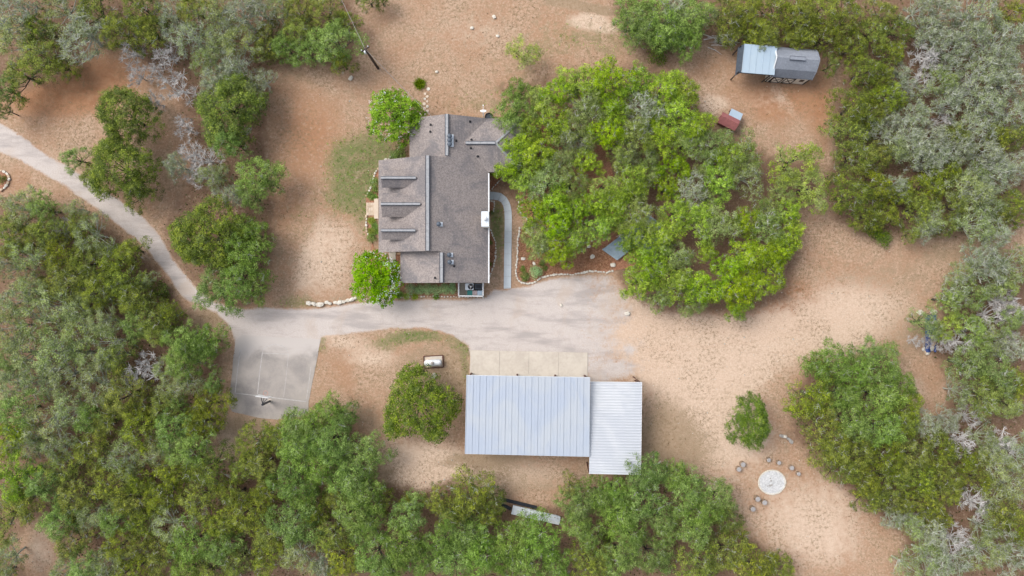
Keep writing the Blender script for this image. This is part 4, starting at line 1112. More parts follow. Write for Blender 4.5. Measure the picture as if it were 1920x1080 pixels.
# blue tarp under the bush
tp_ = MB(); rnd = random.Random(5)
g = {}
for i in range(9):
    for j in range(15):
        p = P(1733 + i * 2.6, 590 + j * 5.0); g[i, j] = len(tp_.v); tp_.v.append((p.x, p.y, .12 + .25 * math.sin(i * .8) * math.sin(j * .55) ** 2 + rnd.uniform(0, .06)))
for i in range(8):
    for j in range(14): tp_.f.append((g[i,j], g[i,j+1], g[i+1,j+1], g[i+1,j]))
tag(tp_.obj('tarp', MT['tarp'], None, True), 'crumpled blue tarp under the bush near the woods', 'tarp')

# utility pole and wires
up = thing('utility_pole', 'dark wooden utility pole standing in the upper lawn', 'utility pole', P(709, 128))
b = P(709, 128); t = P(684, 91, 6.2)
MB().tube([b, b.lerp(t, .5), t], [.14, .125, .1], 10).obj('pole_shaft', MT['pole'], up)
MB().box(t + Vector((.05, -.05, -.05)), (.9, .09, .1), .6).obj('crossarm', MT['pole'], up)
MB().lathe(b.lerp(t, .78) + Vector((-.22, .12, -.3)), [(.17, 0), (.17, .5), (.1, .56)], 12).obj('transformer', MT['white_metal'], up, True)
for s in (-.3, .3): MB().lathe(t + Vector((s, s * .6, .02)), [(.05, 0), (.06, .08), (.03, .14)], 8).obj('insulator', MT['white'], up)
def wire(label, a, b_, sag):
    pts = [a.lerp(b_, k / 12) - Vector((0, 0, sag * 4 * (k/12) * (1 - k/12))) for k in range(13)]
    tag(MB().tube(pts, .022, 4).obj('power_wire', MT['greywood']), label, 'wire')
wire('thin wire running up from the pole over the woods edge', t, P(628, -26, 6.8), .35)
wire('thin wire from the pole down to the house gable', t, Vector((PX(812, 3.4), Y_top - .1, 3.45)), .5)

# ------------------------------------------------------------------ plants
def leaf_cloud(cen, nor, size, aspect, tint, rng, name, mat, tris=False):
    n = len(cen)
    r = rng.normal(size=(n, 3)); u = np.cross(nor, r); u /= np.linalg.norm(u, axis=1, keepdims=True) + 1e-9
    w = np.cross(nor, u); w /= np.linalg.norm(w, axis=1, keepdims=True) + 1e-9
    s = size[:, None]
    if tris:
        v = np.stack([cen - w * s * aspect * .5, cen + u * s * .9 + w * s * .05, cen + w * s * aspect * .5], 1)
        return np_mesh(name, v.reshape(-1, 3), np.arange(3 * n).reshape(n, 3), mat, {'tint': ('FACE', tint)})
    v = np.stack([cen - u * s * .5, cen - w * s * aspect * .5 + nor * s * .08, cen + u * s * .5, cen + w * s * aspect * .5 + nor * s * .08], 1)
    return np_mesh(name, v.reshape(-1, 3), np.arange(4 * n).reshape(n, 4), mat, {'tint': ('FACE', tint)})

def lobes(rng, R, n, lr, z0, hgt, drop=.1, power=.5, irr=.2):
    ph = rng.uniform(0, 6.28, 4); am = rng.uniform(.4, 1, 4) * irr
    out = []; tries = 0
    while len(out) < n and tries < n * 40:
        tries += 1
        a = rng.uniform(0, 6.28); q = math.sqrt(rng.uniform(0, 1))
        Rm = R * (1 + sum(am[i] * math.sin((i + 2) * a + ph[i]) for i in range(4)) * .6) 
        rr = lr * rng.uniform(.72, 1.2)
        x, y = math.cos(a) * q * (Rm - rr * .6), math.sin(a) * q * (Rm - rr * .6)
        if any((x - o[0])**2 + (y - o[1])**2 < ((rr + o[3]) * .58)**2 for o in out) and tries < n * 25: continue
        z = z0 + hgt * max(0, 1 - q * q) ** power * rng.uniform(.72, 1.06) + rng.uniform(-.4, .25)
        out.append((x, y, z, rr))
    return [o for o in out if rng.random() > drop]

def crown_mesh(kind, seed, p):
    """lobes > sprays of leaves on each lobe's upper shell > single leaves"""
    rng = np.random.default_rng(seed)
    L = lobes(rng, p['R'], p['n'], p['lr'], p['z0'], p['h'], p.get('drop', .1), p.get('pow', .5), p.get('irr', .25))
    C, Nn, S, Tt, G = [], [], [], [], []
    per = p.get('per', 13)
    for (x, y, z, r) in L:
        m_ = max(3, int(p['leaves'] / per * (r / p['lr']) ** 2))
        d = rng.normal(size=(m_, 3)); d[:, 2] = np.abs(d[:, 2]) - .40 * rng.random(m_)
        d /= np.linalg.norm(d, axis=1, keepdims=True)
        sc = np.array([x, y, z]) + d * (r * rng.uniform(.55, 1.14, m_))[:, None] * np.array([1, 1, p.get('flat', .75)])
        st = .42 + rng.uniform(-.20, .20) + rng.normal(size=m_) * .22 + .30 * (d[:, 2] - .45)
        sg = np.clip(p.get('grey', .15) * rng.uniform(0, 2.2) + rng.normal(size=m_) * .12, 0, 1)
        k = m_ * per
        c = np.repeat(sc, per, 0) + rng.normal(size=(k, 3)) * p.get('spray', .13) * np.array([1, 1, .6])
        nn = np.repeat(d, per, 0) * .5 + rng.normal(size=(k, 3)) * .45 + np.array([0, 0, .95]); nn /= np.linalg.norm(nn, axis=1, keepdims=True)
        C.append(c); Nn.append(nn); S.append(p['size'] * rng.uniform(.45, 1.0, k) * np.repeat(rng.uniform(.75, 1.35, m_), per))
        Tt.append(np.clip(np.repeat(st, per) + rng.normal(size=k) * .15, 0, 1)); G.append(np.clip(np.repeat(sg, per) + rng.normal(size=k) * .08, 0, 1))
    C, Nn, S, Tt, G = map(np.concatenate, (C, Nn, S, Tt, G))
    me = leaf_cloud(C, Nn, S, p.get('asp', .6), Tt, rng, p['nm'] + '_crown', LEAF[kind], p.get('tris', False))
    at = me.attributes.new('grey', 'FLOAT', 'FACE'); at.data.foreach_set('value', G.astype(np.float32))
    return L, me

def trunk_mesh(seed, L, mat, h0, r0, twigs=0, tl=.8, tr=.02, limbs=9, bias=.5):
    rnd = random.Random(seed); m = MB()
    top = Vector((rnd.uniform(-.3, .3), rnd.uniform(-.3, .3), h0))
    m.tube([(0, 0, -.05), (top.x * .3, top.y * .5, h0 * .5), top - Vector((0, 0, .04)), top], [r0 * 1.25, r0, r0 * .85, .0005], 7, False)
    order = sorted(L, key=lambda o: -math.hypot(o[0], o[1]))
    for i, (x, y, z, r) in enumerate(order if limbs >= len(L) else rnd.sample(order, min(limbs, len(order)))):
        e = Vector((x, y, z)); q = top.lerp(e, .5) + Vector((rnd.uniform(-.3, .3), rnd.uniform(-.3, .3), rnd.uniform(-.4, .1)))
        m.tube([top, top.lerp(q, .04), top.lerp(q, .55) + Vector((rnd.uniform(-.12,.12), rnd.uniform(-.12,.12), 0)), q, e], [.0005, r0 * .52, r0 * .42, r0 * .3, r0 * .13], 5, False)
    if twigs:
        for (x, y, z, r) in L:
            c = Vector((x, y, z - r * .25))
            for k in range(twigs):
                a = rnd.uniform(0, 6.28); el = rnd.uniform(.05, 1.3)
                d = Vector((math.cos(a) * math.cos(el), math.sin(a) * math.cos(el), math.sin(el) * .8))
                l = r * tl * rnd.uniform(.7, 1.25)
                p1 = c + d * l * .55 + Vector((rnd.uniform(-.1,.1), rnd.uniform(-.1,.1), 0)); p2 = c + d * l + Vector((rnd.uniform(-.15,.15), rnd.uniform(-.15,.15), rnd.uniform(-.05,.1)))
                m.tube([c, p1, p2], [tr * 1.5, tr * 1.15, tr * .5], 3, False)
                if rnd.random() < .7:
                    s = Vector((rnd.uniform(-1,1), rnd.uniform(-1,1), rnd.uniform(0,.6))).normalized() * l * .4
                    m.tube([p1, p1 + s], [tr, tr * .45], 3, False)
    me = bpy.data.meshes.new('trunk'); me.from_pydata(m.v, [], m.f)
    bm = bmesh.new(); bm.from_mesh(me); bmesh.ops.remove_doubles(bm, verts=bm.verts, dist=.003); bm.to_mesh(me); bm.free()
    me.update(); me.materials.append(mat)
    return me

SPEC = {
 'j': dict(nm='cedar', R=2.6, n=64, lr=.50, z0=1.5, h=2.9, leaves=170, size=.155, asp=.5, drop=.08, pow=.6, irr=.30, flat=1.0, spray=.12, grey=.05, zm=3.2),
 'o': dict(nm='live_oak', R=3.0, n=58, lr=.62, z0=3.0, h=2.1, leaves=215, size=.17, asp=.66, drop=.15, pow=.5, irr=.36, flat=.75, spray=.14, grey=.06, zm=4.3),
 'p': dict(nm='pale_live_oak', R=3.0, n=58, lr=.60, z0=3.0, h=2.1, leaves=190, size=.16, asp=.6, drop=.15, pow=.5, irr=.36, flat=.75, spray=.15, grey=.16, zm=4.3),
 'b': dict(nm='evergreen_oak', R=3.7, n=150, lr=.56, z0=1.7, h=3.6, leaves=215, size=.165, asp=.6, drop=.04, pow=.5, irr=.20, flat=.9, spray=.13, grey=.06, zm=3.9),
 'g': dict(nm='lichen_oak', R=2.8, n=54, lr=.56, z0=2.4, h=2.3, leaves=125, size=.145, asp=.55, drop=.12, pow=.5, irr=.34, flat=.8, spray=.15, grey=.22, zm=3.7),
 'h': dict(nm='sage_oak', R=2.9, n=56, lr=.58, z0=2.4, h=2.3, leaves=165, size=.15, asp=.55, drop=.12, pow=.5, irr=.34, flat=.8, spray=.15, grey=.18, zm=3.7),
 'm': dict(nm='soft_oak', R=3.0, n=62, lr=.62, z0=2.4, h=2.9, leaves=215, size=.165, asp=.55, drop=.10, pow=.55, irr=.32, flat=.85, spray=.14, grey=.07, zm=3.9),
 'y': dict(nm='yellow_oak', R=2.4, n=36, lr=.60, z0=2.6, h=1.8, leaves=190, size=.17, asp=.66, drop=.17, pow=.5, irr=.36, flat=.75, spray=.14, grey=.26, zm=3.6),
 'c': dict(nm='crape_myrtle', R=2.7, n=80, lr=.50, z0=1.5, h=2.9, leaves=170, size=.19, asp=.6, drop=.0, pow=.5, irr=.08, flat=.9, spray=.12, grey=.0, zm=3.0),
}
VAR = {}
for kind, p in SPEC.items():
    VAR[kind] = []
    for s in range({'j': 5, 'o': 5, 'p': 4, 'b': 3, 'g': 4, 'h': 4, 'm': 5, 'y': 2, 'c': 2}[kind]):
        L, cm = crown_mesh(kind, 100 * ord(kind) + s, p)
        if kind in 'gh': tm = trunk_mesh(s, L, MT['lichen'], 1.6, .15, 0, 1.35, .030, 14)
        elif kind == 'j': tm = trunk_mesh(s, L, MT['trunk_dark'], 1.2, .16, 1, .9, .022, 8)
        elif kind in 'op': tm = trunk_mesh(s, L, MT['bark'], 1.9, .19, 0, 1.0, .024, 11)
        else: tm = trunk_mesh(s, L, MT['bark'], 1.7, .16, 0, .9, .022, 9)
        tw = None
        if kind in 'op':
            mb_ = trunk_mesh(s + 50, [l for i, l in enumerate(L) if i % 3 == 0], MT['lichen'], 1.9, .05, 6, 1.25, .026, 0); tw = mb_
        elif kind == 'g': tw = trunk_mesh(s + 50, L, MT['lichen'], 1.6, .03, 7, 1.35, .026, 0)
        elif kind == 'h': tw = trunk_mesh(s + 50, L, MT['lichen'], 1.6, .03, 4, 1.3, .022, 0)
        elif kind in 'jm':
            tw = trunk_mesh(s + 50, [l for i, l in enumerate(L) if i % 4 == 0], MT['lichen'], 1.2, .05, 4, 1.25, .02, 0)
        VAR[kind].append((cm, tm, tw))
# leafless trees
VAR['d'] = []
for s in range(4):
    rng = np.random.default_rng(900 + s)
    L = lobes(rng, 2.2, 16, .7, 1.6, 1.9, .05, .5, .3)
    VAR['d'].append((trunk_mesh(900 + s, L, MT['bare'], 1.2, .12, 17, 1.15, .022, 16), None, None))
SPEC['d'] = dict(nm='bare_tree', R=2.2, zm=2.6)

LAND = [('the carport', 1418, 112), ('the dark shed', 1490, 118), ('the maroon coop', 1370, 224), ('the fire ring', 1447, 904), ('the basketball hoop', 497, 750), ('the propane tank', 813, 677),
        ('the white lean-to', 1155, 800), ('the utility pole', 700, 112), ('the blue-grey deck', 1175, 450), ('the planter frame', 989, 249), ('the round stone bed', 8, 338), ('the white sheet stack', 1005, 962),
        ('the blue tarp', 1742, 620), ('the brush pile', 1357, 77), ('the log pile', 1797, 933), ('the driveway curve', 290, 470), ('the mulch bed boulders', 1080, 485), ('the lower left corner', 0, 1080),
        ('the lower right corner', 1920, 1080), ('the upper right corner', 1920, 0), ('the upper left corner', 0, 0), ('the curved walk', 955, 400), ('the court slab corner', 432, 765), ('the workshop roof', 990, 850), ('the driveway entrance', 0, 255)]
PHR = {'p': 'pale green live oak', 'b': 'dark green evergreen oak', 'j': 'olive green cedar', 'o': 'bright green live oak', 'g': 'pale lichen-grey oak', 'm': 'soft mid-green oak', 'h': 'sage green oak', 'y': 'yellow-green young oak', 'd': 'bare grey leafless tree', 'c': 'flowering crape myrtle'}
GRP = {'p': 'pale green live oaks', 'b': 'dark evergreen oaks', 'j': 'olive cedars in and around the woods', 'o': 'bright green live oaks', 'g': 'pale lichen-grey oaks', 'm': 'soft mid-green oaks', 'h': 'sage green oaks', 'y': 'yellow-green young oaks', 'd': 'bare grey leafless trees', 'c': 'crape myrtles beside the house'}
ORD = ['', 'second', 'third', 'fourth', 'fifth', 'sixth', 'seventh', 'eighth', 'ninth', 'tenth', 'eleventh', 'twelfth', 'thirteenth', 'fourteenth', 'fifteenth', 'sixteenth', 'seventeenth', 'eighteenth', 'nineteenth', 'twentieth']
def direction(dx, dy):
    a = math.degrees(math.atan2(-dy, dx)) % 360
    return ('right of', 'above right of', 'above', 'above left of', 'left of', 'below left of', 'below', 'below right of')[int((a + 22.5) // 45) % 8]

TREES = []
def T_(kind, s):
    for q in s.split():
        x, y, r = map(float, q.split(',')); TREES.append((kind, x, y, r))
# upper-left woods
T_('g', '30,15,46 112,14,42 150,62,48 32,76,42 320,22,32 398,20,38 352,66,36 410,66,38 450,28,38 452,80,38 492,22,32 526,14,28 437,128,36 388,112,30 490,150,24')
T_('j', '75,52,34 75,108,42 36,140,38 110,125,28 176,20,40 225,58,38 264,20,46 276,58,38 362,14,34 560,20,36 608,22,34 648,40,26 566,62,32 498,92,26 640,116,24 690,-4,20 714,-4,16 500,60,26')
T_('m', '6,170,30 2,205,18 628,80,44 575,96,28 532,86,30')
T_('d', '312,106,26 247,96,26 255,140,20 292,140,20 332,162,32 290,190,20 345,240,22 385,300,30 372,330,24 452,250,18 355,285,26')
# lone trees between lawn and driveway
T_('b', '232,218,62 222,312,60 390,440,68 425,205,64')
T_('j', '258,352,34 168,332,24 350,462,30')
T_('m', '135,296,24 428,262,36 480,330,42 505,345,22 455,480,48 440,535,46 400,545,38 478,540,26 470,440,34 470,370,24')
T_('g', '330,310,24 400,330,28 430,365,26 470,180,30 400,160,34')
# upper-right woods
T_('m', '1195,34,42 1245,45,46 1292,34,42 1252,68,30 1205,62,30 1290,75,28')
T_('g', '1180,50,24 1265,20,34 1320,30,26')
T_('j', '1366,32,36 1400,22,38 1422,62,34 1382,58,26 1460,22,38 1500,32,38 1540,22,40 1500,70,30 1550,68,32 1590,32,34 1602,86,30 1640,60,34 1660,25,32 1682,56,30 1672,102,28 1436,74,30 1622,132,34 1655,142,26 1905,30,32 1600,205,42 1590,245,38 1668,182,34 1640,215,30 1872,258,32 1908,250,28 1602,300,40 1646,292,32 1592,365,42 1640,350,36 1780,320,30 1790,385,30 1722,392,32 1632,402,30 1662,402,28 1778,425,22 1712,440,16 1905,388,34 1880,405,26 1790,255,28 1560,120,18 1690,360,24')
T_('g', '1730,15,34 1742,48,32 1772,26,34 1762,72,30 1800,92,34 1842,22,42 1820,58,32 1882,72,46 1880,112,38 1790,122,30 1692,135,22 1640,238,28 1696,162,26 1780,190,32 1842,142,42 1890,152,38 1850,192,42 1902,212,38 1830,242,38 1720,212,28 1700,250,36 1752,262,32 1682,276,26 1722,278,32 1762,288,30 1802,275,32 1852,288,34 1742,312,26 1832,322,28 1872,324,34 1910,312,30 1682,350,26 1816,362,38 1852,352,28 1750,410,28 1738,430,20 1832,420,38 1868,438,30 1860,390,28 1672,225,24')
T_('d', '1732,100,28 1746,118,26 1726,156,28 1815,160,22 1760,230,22 1870,300,22 1800,40,20')
T_('h', '1762,152,32')
T_('j', '1742,350,36')
# right-hand woods below
T_('g', '1860,502,42 1812,512,28 1840,484,28 1900,502,34 1800,542,30 1850,640,30 1902,650,30 1800,735,26 1740,800,30 1872,872,34 1902,850,34 1902,912,38 1680,970,24 1712,986,28 1752,1002,34 1742,1042,34 1802,1052,36 1852,1040,36 1902,1042,36 1700,1062,28 1762,1062,30 1850,990,30 1780,790,26 1850,820,28')
T_('p', '1782,562,26 1832,552,30 1742,606,30 1832,622,32 1822,682,40 1872,702,42 1850,742,38 1895,600,28 1880,540,26 1890,760,30')
T_('y', '1780,612,24')
T_('d', '1882,562,28 1902,582,32 1862,592,32 1802,640,26 1890,640,26 1770,642,20 1800,832,32 1880,830,28 1832,940,30 1792,1012,32 1848,960,24 1740,640,12 1720,640,14 1820,780,24')
T_('m', '1562,682,44 1632,662,24 1652,692,42 1602,702,32 1652,742,40 1582,742,36 1602,792,40 1652,802,36 1688,720,30')
T_('j', '1530,682,18 1526,742,44 1702,762,34 1542,792,42 1690,792,36 1562,842,42 1612,852,38 1662,852,42 1712,852,42 1762,842,36 1582,882,34 1622,902,32 1672,902,40 1722,902,38 1772,892,34 1632,932,30 1682,942,26 1732,942,38 1782,922,30 1812,862,24 1842,902,28 1882,962,38 1912,992,30 1760,972,28 1902,722,32 1620,830,26 1310,1062,42 1362,1042,42 1412,1062,46 1462,1066,28 1840,860,22')
# bottom woods
T_('m', '585,792,32 620,770,28 648,782,24 568,808,38 560,836,40 622,832,44 682,852,42 662,892,44 600,872,36 546,902,42 572,932,36 682,922,38 662,962,38 552,982,46 692,982,32 832,1012,40 872,1002,42 852,1050,42 902,1042,46 958,1020,40 988,990,24 1012,1012,40 992,1056,46 942,1052,34 1042,1062,30 1086,946,36 1122,930,30 1080,986,30 1106,1002,30 1162,962,38 1150,920,28 1206,942,42 1212,886,40 1182,1002,34 1262,892,30 1292,922,40 1342,932,36 1312,962,38 1242,976,28 1302,992,38 1250,1002,26 1216,1042,34 1162,1046,42 702,1042,42 752,1022,46 762,972,38 790,1052,36 730,1062,30')
T_('j', '520,820,36 475,832,36 630,932,30 490,872,38 590,962,30 622,1002,38 502,1002,36 500,1052,38 642,1052,38 822,940,30 880,925,44 920,938,28 850,966,32 915,968,24 720,942,22 770,948,22 1070,916,22 1102,1062,38 1132,1052,30 1362,972,30 870,965,22 455,880,28 440,930,34')
T_('j', '500,922,32')
T_('g', '560,1042,36 600,1060,26')
# lone trees near the workshop
T_('b', '785,764,71')
T_('b', '1411,796,46')
T_('y', '980,98,28')
# left woods
T_('h', '35,386,36 166,440,36 50,482,34 15,502,30 30,562,38 60,602,42 20,612,38 140,612,38 190,602,30 102,662,42 40,662,42 150,662,32 120,702,42 60,712,36 20,722,36 332,722,36 190,472,22 270,526,18 140,392,20 130,770,34 170,560,30 50,830,34 110,840,32 310,690,28')
T_('j', '92,432,36 20,432,34 150,424,26 60,442,30 112,482,42 162,492,42 212,492,38 242,470,30 130,532,46 182,542,42 232,532,38 252,562,38 316,592,26 292,602,38 220,670,32 230,742,42 262,762,34 312,762,36 388,762,38 370,795,38 202,790,36 262,802,42 90,540,30 20,470,26')
T_('h', '60,542,32 112,572,42 202,642,42 182,722,40 80,792,42')
T_('m', '252,612,30 30,772,42 170,782,32 20,680,26')
T_('m', '78,392,30 352,642,40 388,642,34 342,682,36 322,802,42 362,842,38 372,660,28 400,720,20')
T_('y', '282,622,22')
T_('d', '110,432,28 270,690,32 250,712,20')
# live oak grove
T_('o', '1046,172,32 1086,160,40 1140,150,40 1196,154,38 1246,170,36 1284,170,30 1100,205,40 1150,200,36 1270,216,40 1040,232,36 992,240,26 1082,252,36 1140,248,36 1190,246,36 1240,252,32 1300,240,36 1342,274,36 1392,292,40 1290,268,30 962,290,36 1000,292,36 1050,305,34 1100,302,28 1022,340,36 985,338,30 1072,345,32 1165,296,26 1268,304,22 1325,474,18 1322,318,18 1284,330,16 1345,300,20 1217,300,24 1253,352,24 1236,322,18 1330,470,14 1180,340,34 1352,340,32 1372,290,28 1004,394,32 1038,386,36 1080,392,32 1122,382,30 1162,392,36 1200,402,36 1004,444,28 1046,422,30 1046,470,30 1012,462,24 1076,450,30 1126,428,28 1192,436,32 1176,458,18 1204,480,24 1240,440,36 1270,400,32 1312,410,36 1352,420,38 1398,418,30 1440,420,38 1480,440,28 1222,502,36 1262,482,34 1270,532,36 1200,530,32 1312,540,40 1240,558,26 1300,568,26 1366,504,32 1402,480,38 1442,492,36 1382,540,38 1425,535,28 1386,580,22 1480,400,26 1470,470,28 1220,240,22 1190,360,26 1445,385,20')
T_('p', '1215,332,20 1335,368,22')
T_('g', '1212,206,38 1402,332,34 1300,358,34 1180,290,26 1090,270,26 1060,270,24')
T_('y', '1020,196,30 940,310,22 1130,352,28 985,260,18 1492,304,44 1520,352,36 1475,350,28 1025,300,20 1060,400,20')
T_('m', '966,205,36 975,170,26 955,235,28')
# fill of the lower-left woods, which close up into one canopy
rf = random.Random(21)
CLEAR = ((72, 1030, 36), (425, 820, 34), (62, 1055, 28))
tries = 0
while tries < 900:
    tries += 1
    x, y = rf.uniform(-10, 480), rf.uniform(800, 1085)
    r = rf.uniform(30, 44)
    if any(math.hypot(x - a, y - b) < c + r * .75 for a, b, c in CLEAR): continue
    if x > 400 and y < 880: continue
    if any(math.hypot(x - t[1], y - t[2]) < (r + t[3]) * .56 for t in TREES): continue
    TREES.append((rf.choices('jmho', (.54, .24, .18, .04))[0], x, y, r))
_r = random.Random(5)
TREES = [('p' if k == 'o' and 900 < x < 1540 and _r.random() < (.38 if y < 330 else .15) else k, x, y, r) for (k, x, y, r) in TREES]
TREES = [('h' if k == 'g' and i % 2 and not (1690 < x and y < 320) else k, x, y, r) for i, (k, x, y, r) in enumerate(TREES)]
# crape myrtles
T_('c', '739,218,51 702,522,50')

rows = {}
for i, (k, x, y, r) in enumerate(TREES):
    lm = min(LAND, key=lambda q: math.hypot(x - q[1], y - q[2]))
    sz = ('small ' if r < 26 else 'large ' if r > 41 else '') if k != 'c' else ''
    key = (sz + PHR[k], direction(x - lm[1], y - lm[2]), lm[0])
    rows.setdefault(key, []).append((math.hypot(x - lm[1], y - lm[2]), i))
LABEL = {}
for (ph, dr, lm), v in rows.items():
    for n_, (d_, i) in enumerate(sorted(v)):
        LABEL[i] = f'{ph} {dr} {lm}' + ('' if len(v) == 1 else f', {ORD[n_]} nearest to it'.replace(',  ', ', '))
MYR = {218.0: 'white-flowered crape myrtle beside the upper house gable', 522.0: 'white-flowered crape myrtle between porch and driveway'}
blos = None
rt = random.Random(77)
for i, (k, x, y, r) in enumerate(TREES):
    p = SPEC[k]
    R = r * GSD * (H - p['zm']) / H * 1.04
    s = R / p['R']; sz = 0.42 + 0.58 * s
    if k == 'y' and y < 130: sz = .6
    zc = p['zm'] * sz
    loc = P(x, y, zc); loc.z = 0
    lab = LABEL[i] if k != 'c' else MYR[y]
    e = thing(p['nm'], lab, 'tree', loc, rt.uniform(0, 6.28), GRP[k])
    e.scale = (s * rt.uniform(.93, 1.07), s * rt.uniform(.93, 1.07), sz * rt.uniform(.92, 1.1))
    if (x, y) == (1411.0, 796.0): e.scale = (s * .82, s * 1.12, sz); e.rotation_euler.z = .1
    cm, tm, tw = VAR[k][rt.randrange(len(VAR[k]))]
    if k == 'd':
        o = bpy.data.objects.new('branches', cm); COL.objects.link(o); o.parent = e
        continue
    for nm, me_ in (('trunk', tm), ('twigs', tw), ('crown', cm)):
        if me_ is None: continue
        o = bpy.data.objects.new(nm, me_); COL.objects.link(o); o.parent = e
        if nm != 'trunk': o['kind'] = 'stuff'
    if k == 'c':
        rng = np.random.default_rng(int(y)); n_ = 60 if y < 300 else 120
        a = rng.uniform(0, 6.28, n_) if y < 300 else rng.normal(-.1, 1.0, n_); q = np.sqrt(rng.uniform(.15 if y < 300 else .45, 1.05, n_))
        c = np.stack([np.cos(a) * q * 2.65, np.sin(a) * q * 2.65, 1.9 + 2.9 * np.sqrt(np.clip(1 - (q / 1.1) ** 2, 0, 1))], 1)
        c = np.repeat(c, 6, 0) + rng.normal(size=(n_ * 6, 3)) * .07
        nn = rng.normal(size=c.shape) + np.array([0, 0, .8]); nn /= np.linalg.norm(nn, axis=1, keepdims=True)
        me_ = leaf_cloud(c, nn, np.full(len(c), .07), .8, np.ones(len(c)), rng, 'blossoms', MT['blossom'])
        o = bpy.data.objects.new('blossoms', me_); COL.objects.link(o); o.parent = e; o['kind'] = 'stuff'; e.rotation_euler.z = 0

# shrubs
def shrub_mesh(kind, seed, R=.7, n=10, lr=.3, leaves=150, size=.12, asp=.5, h=.6):
    p = dict(nm='shrub', R=R, n=n, lr=lr, z0=.25, h=h, leaves=leaves, size=size, asp=asp, drop=0, irr=.1, flat=.9)
    L, cm = crown_mesh(kind, seed, p)
    return cm, trunk_mesh(seed, L, MT['bark'], .2, .04, 0, limbs=6)
SH = {k: [shrub_mesh(k, 40 + i) for i in range(2)] for k in 'skcm'}
def shrub(k, x, y, r, lab, sz=1.0, group=None):
    R = r * GSD; s = R / .7
    e = thing('shrub', lab, 'shrub', P(x, y), x, group); e.scale = (s, s, s * sz)
    cm, tm = SH[k][int(x) % 2]
    for nm, me_ in (('stems', tm), ('foliage', cm)):
        o = bpy.data.objects.new(nm, me_); COL.objects.link(o); o.parent = e
for k, x, y, r, lab, sz in (
    ('s',772,542,11.5,'round sage-green hedge shrub at the crape myrtle end',1),('s',788,543,10,'sage-green hedge shrub, second from the crape myrtle',1),('s',802,542,10.5,'sage-green hedge shrub in the middle of the row',1),('s',818,543,10,'sage-green hedge shrub, fourth from the crape myrtle',1),('s',834,542,10.5,'sage-green hedge shrub, second from the white screen',1),('s',849,542,9.5,'sage-green hedge shrub next to the white screen',1),
    ('m',704,343,10,'bright green shrub by the uppermost porch dormer',1),('m',705,356,7,'small green shrub just above the yellow-green grass clump',1),('m',698,446,9.5,'dark green round shrub at the lower porch corner',1),('m',751,284,14,'green shrub under the crape myrtle at the gable',1),('m',738,292,9,'low green shrub against the porch gable',.7),
    ('s',1004.5,510,12,'round blue-green shrub in the mulch bed',1),('k',984,519,9,'dark green shrub below the blue-green one near the corner',.8),('k',981,506,6,'tiny dark shrub by the white block edging',.8),('k',1016,494,6,'tiny dark shrub above the blue-green one',.8),('k',1022,503,5,'tiny dark shrub beside the blue-green one',.8),
    ('k',1230,108,19,'dark green round shrub between oak grove and upper woods',1),('k',1641,438,17,'dark green shrub at the lower edge of the right woods',1),('k',1652,449,15,'dark green shrub tucked below its twin at the wood edge',1),('k',306,545,18,'dark green shrub where the driveway meets the woods',1),
    ('m',1245,1056,18,'bright low shrub at the bottom of the picture below the oaks',.8),('k',6,337,9,'dark shrub inside the round stone bed',1),('k',922,399,4,'small shrub in the tiny bed by the walk',1),('k',1135,1003,14,'dark shrub between the lower oaks',1),
    ('k',920,455,4.5,'low dark shrub in the half-moon bed, upper',.6),('k',919,495,4.5,'low dark shrub in the half-moon bed, lower',.6)):
    shrub(k, x, y, r, lab, sz)

# grassy clumps: yucca and border grass
def blade_mesh(name, n, R, hgt, w, mat, seed):
    rng = np.random.default_rng(seed)
    a = rng.uniform(0, 6.28, n); el = rng.uniform(.15, 1.35, n); L_ = R * rng.uniform(.6, 1.1, n)
    d = np.stack([np.cos(a) * np.cos(el), np.sin(a) * np.cos(el), np.sin(el) * hgt], 1); base = rng.normal(size=(n, 3)) * R * .22; base[:, 2] = np.abs(base[:, 2]) * .3
    sdir = np.stack([-np.sin(a), np.cos(a), np.zeros(n)], 1) * w / 2
    v = np.stack([base - sdir, base + sdir, base + d * L_[:, None]], 1)
    return np_mesh(name, v.reshape(-1, 3), np.arange(3 * n).reshape(n, 3), mat, {'tint': ('FACE', rng.uniform(0.1, 1, n))})
BL = [blade_mesh('blades', 420, .7, .9, .05, LEAF['y'], 5), blade_mesh('blades', 420, .7, .9, .06, LEAF['k'], 6), blade_mesh('blades', 420, .7, .9, .05, LEAF['m'], 8)]
for k, x, y, r, lab in ((1,787,158,13,'dark spiky yucca clump beside the stepping stones'),(0,791,156,8,'yellow-tipped yucca half hidden in the dark clump'),
    (2,694,366,10,'yellow-green border grass above the flagstone landing'),(2,703,370,8,'border grass between landing and porch shrub'),(0,697,414,9,'yellow border grass just below the flagstone landing'),(2,703,424,9,'border grass by the porch, middle of the lower bed'),(0,697,434,9,'yellow border grass at the lower end of the porch bed'),(2,706,434,7,'green border grass against the porch edge'),
    (2,748,552,11,'border grass under the lower crape myrtle'),(0,762,555,8,'yellow border grass at the hedge foot'),(0,778,556,8,'yellow border grass under the second hedge shrub'),(2,818,556,8,'border grass under the middle of the hedge'),(0,924,324,8,'yellow-green grass at the house corner bed')):
    s = r * GSD / .7
    e = thing('grass_clump', lab, 'grass clump', P(x, y), x); e.scale = (s, s, s * .8)
    o = bpy.data.objects.new('blades', BL[k]); COL.objects.link(o); o.parent = e

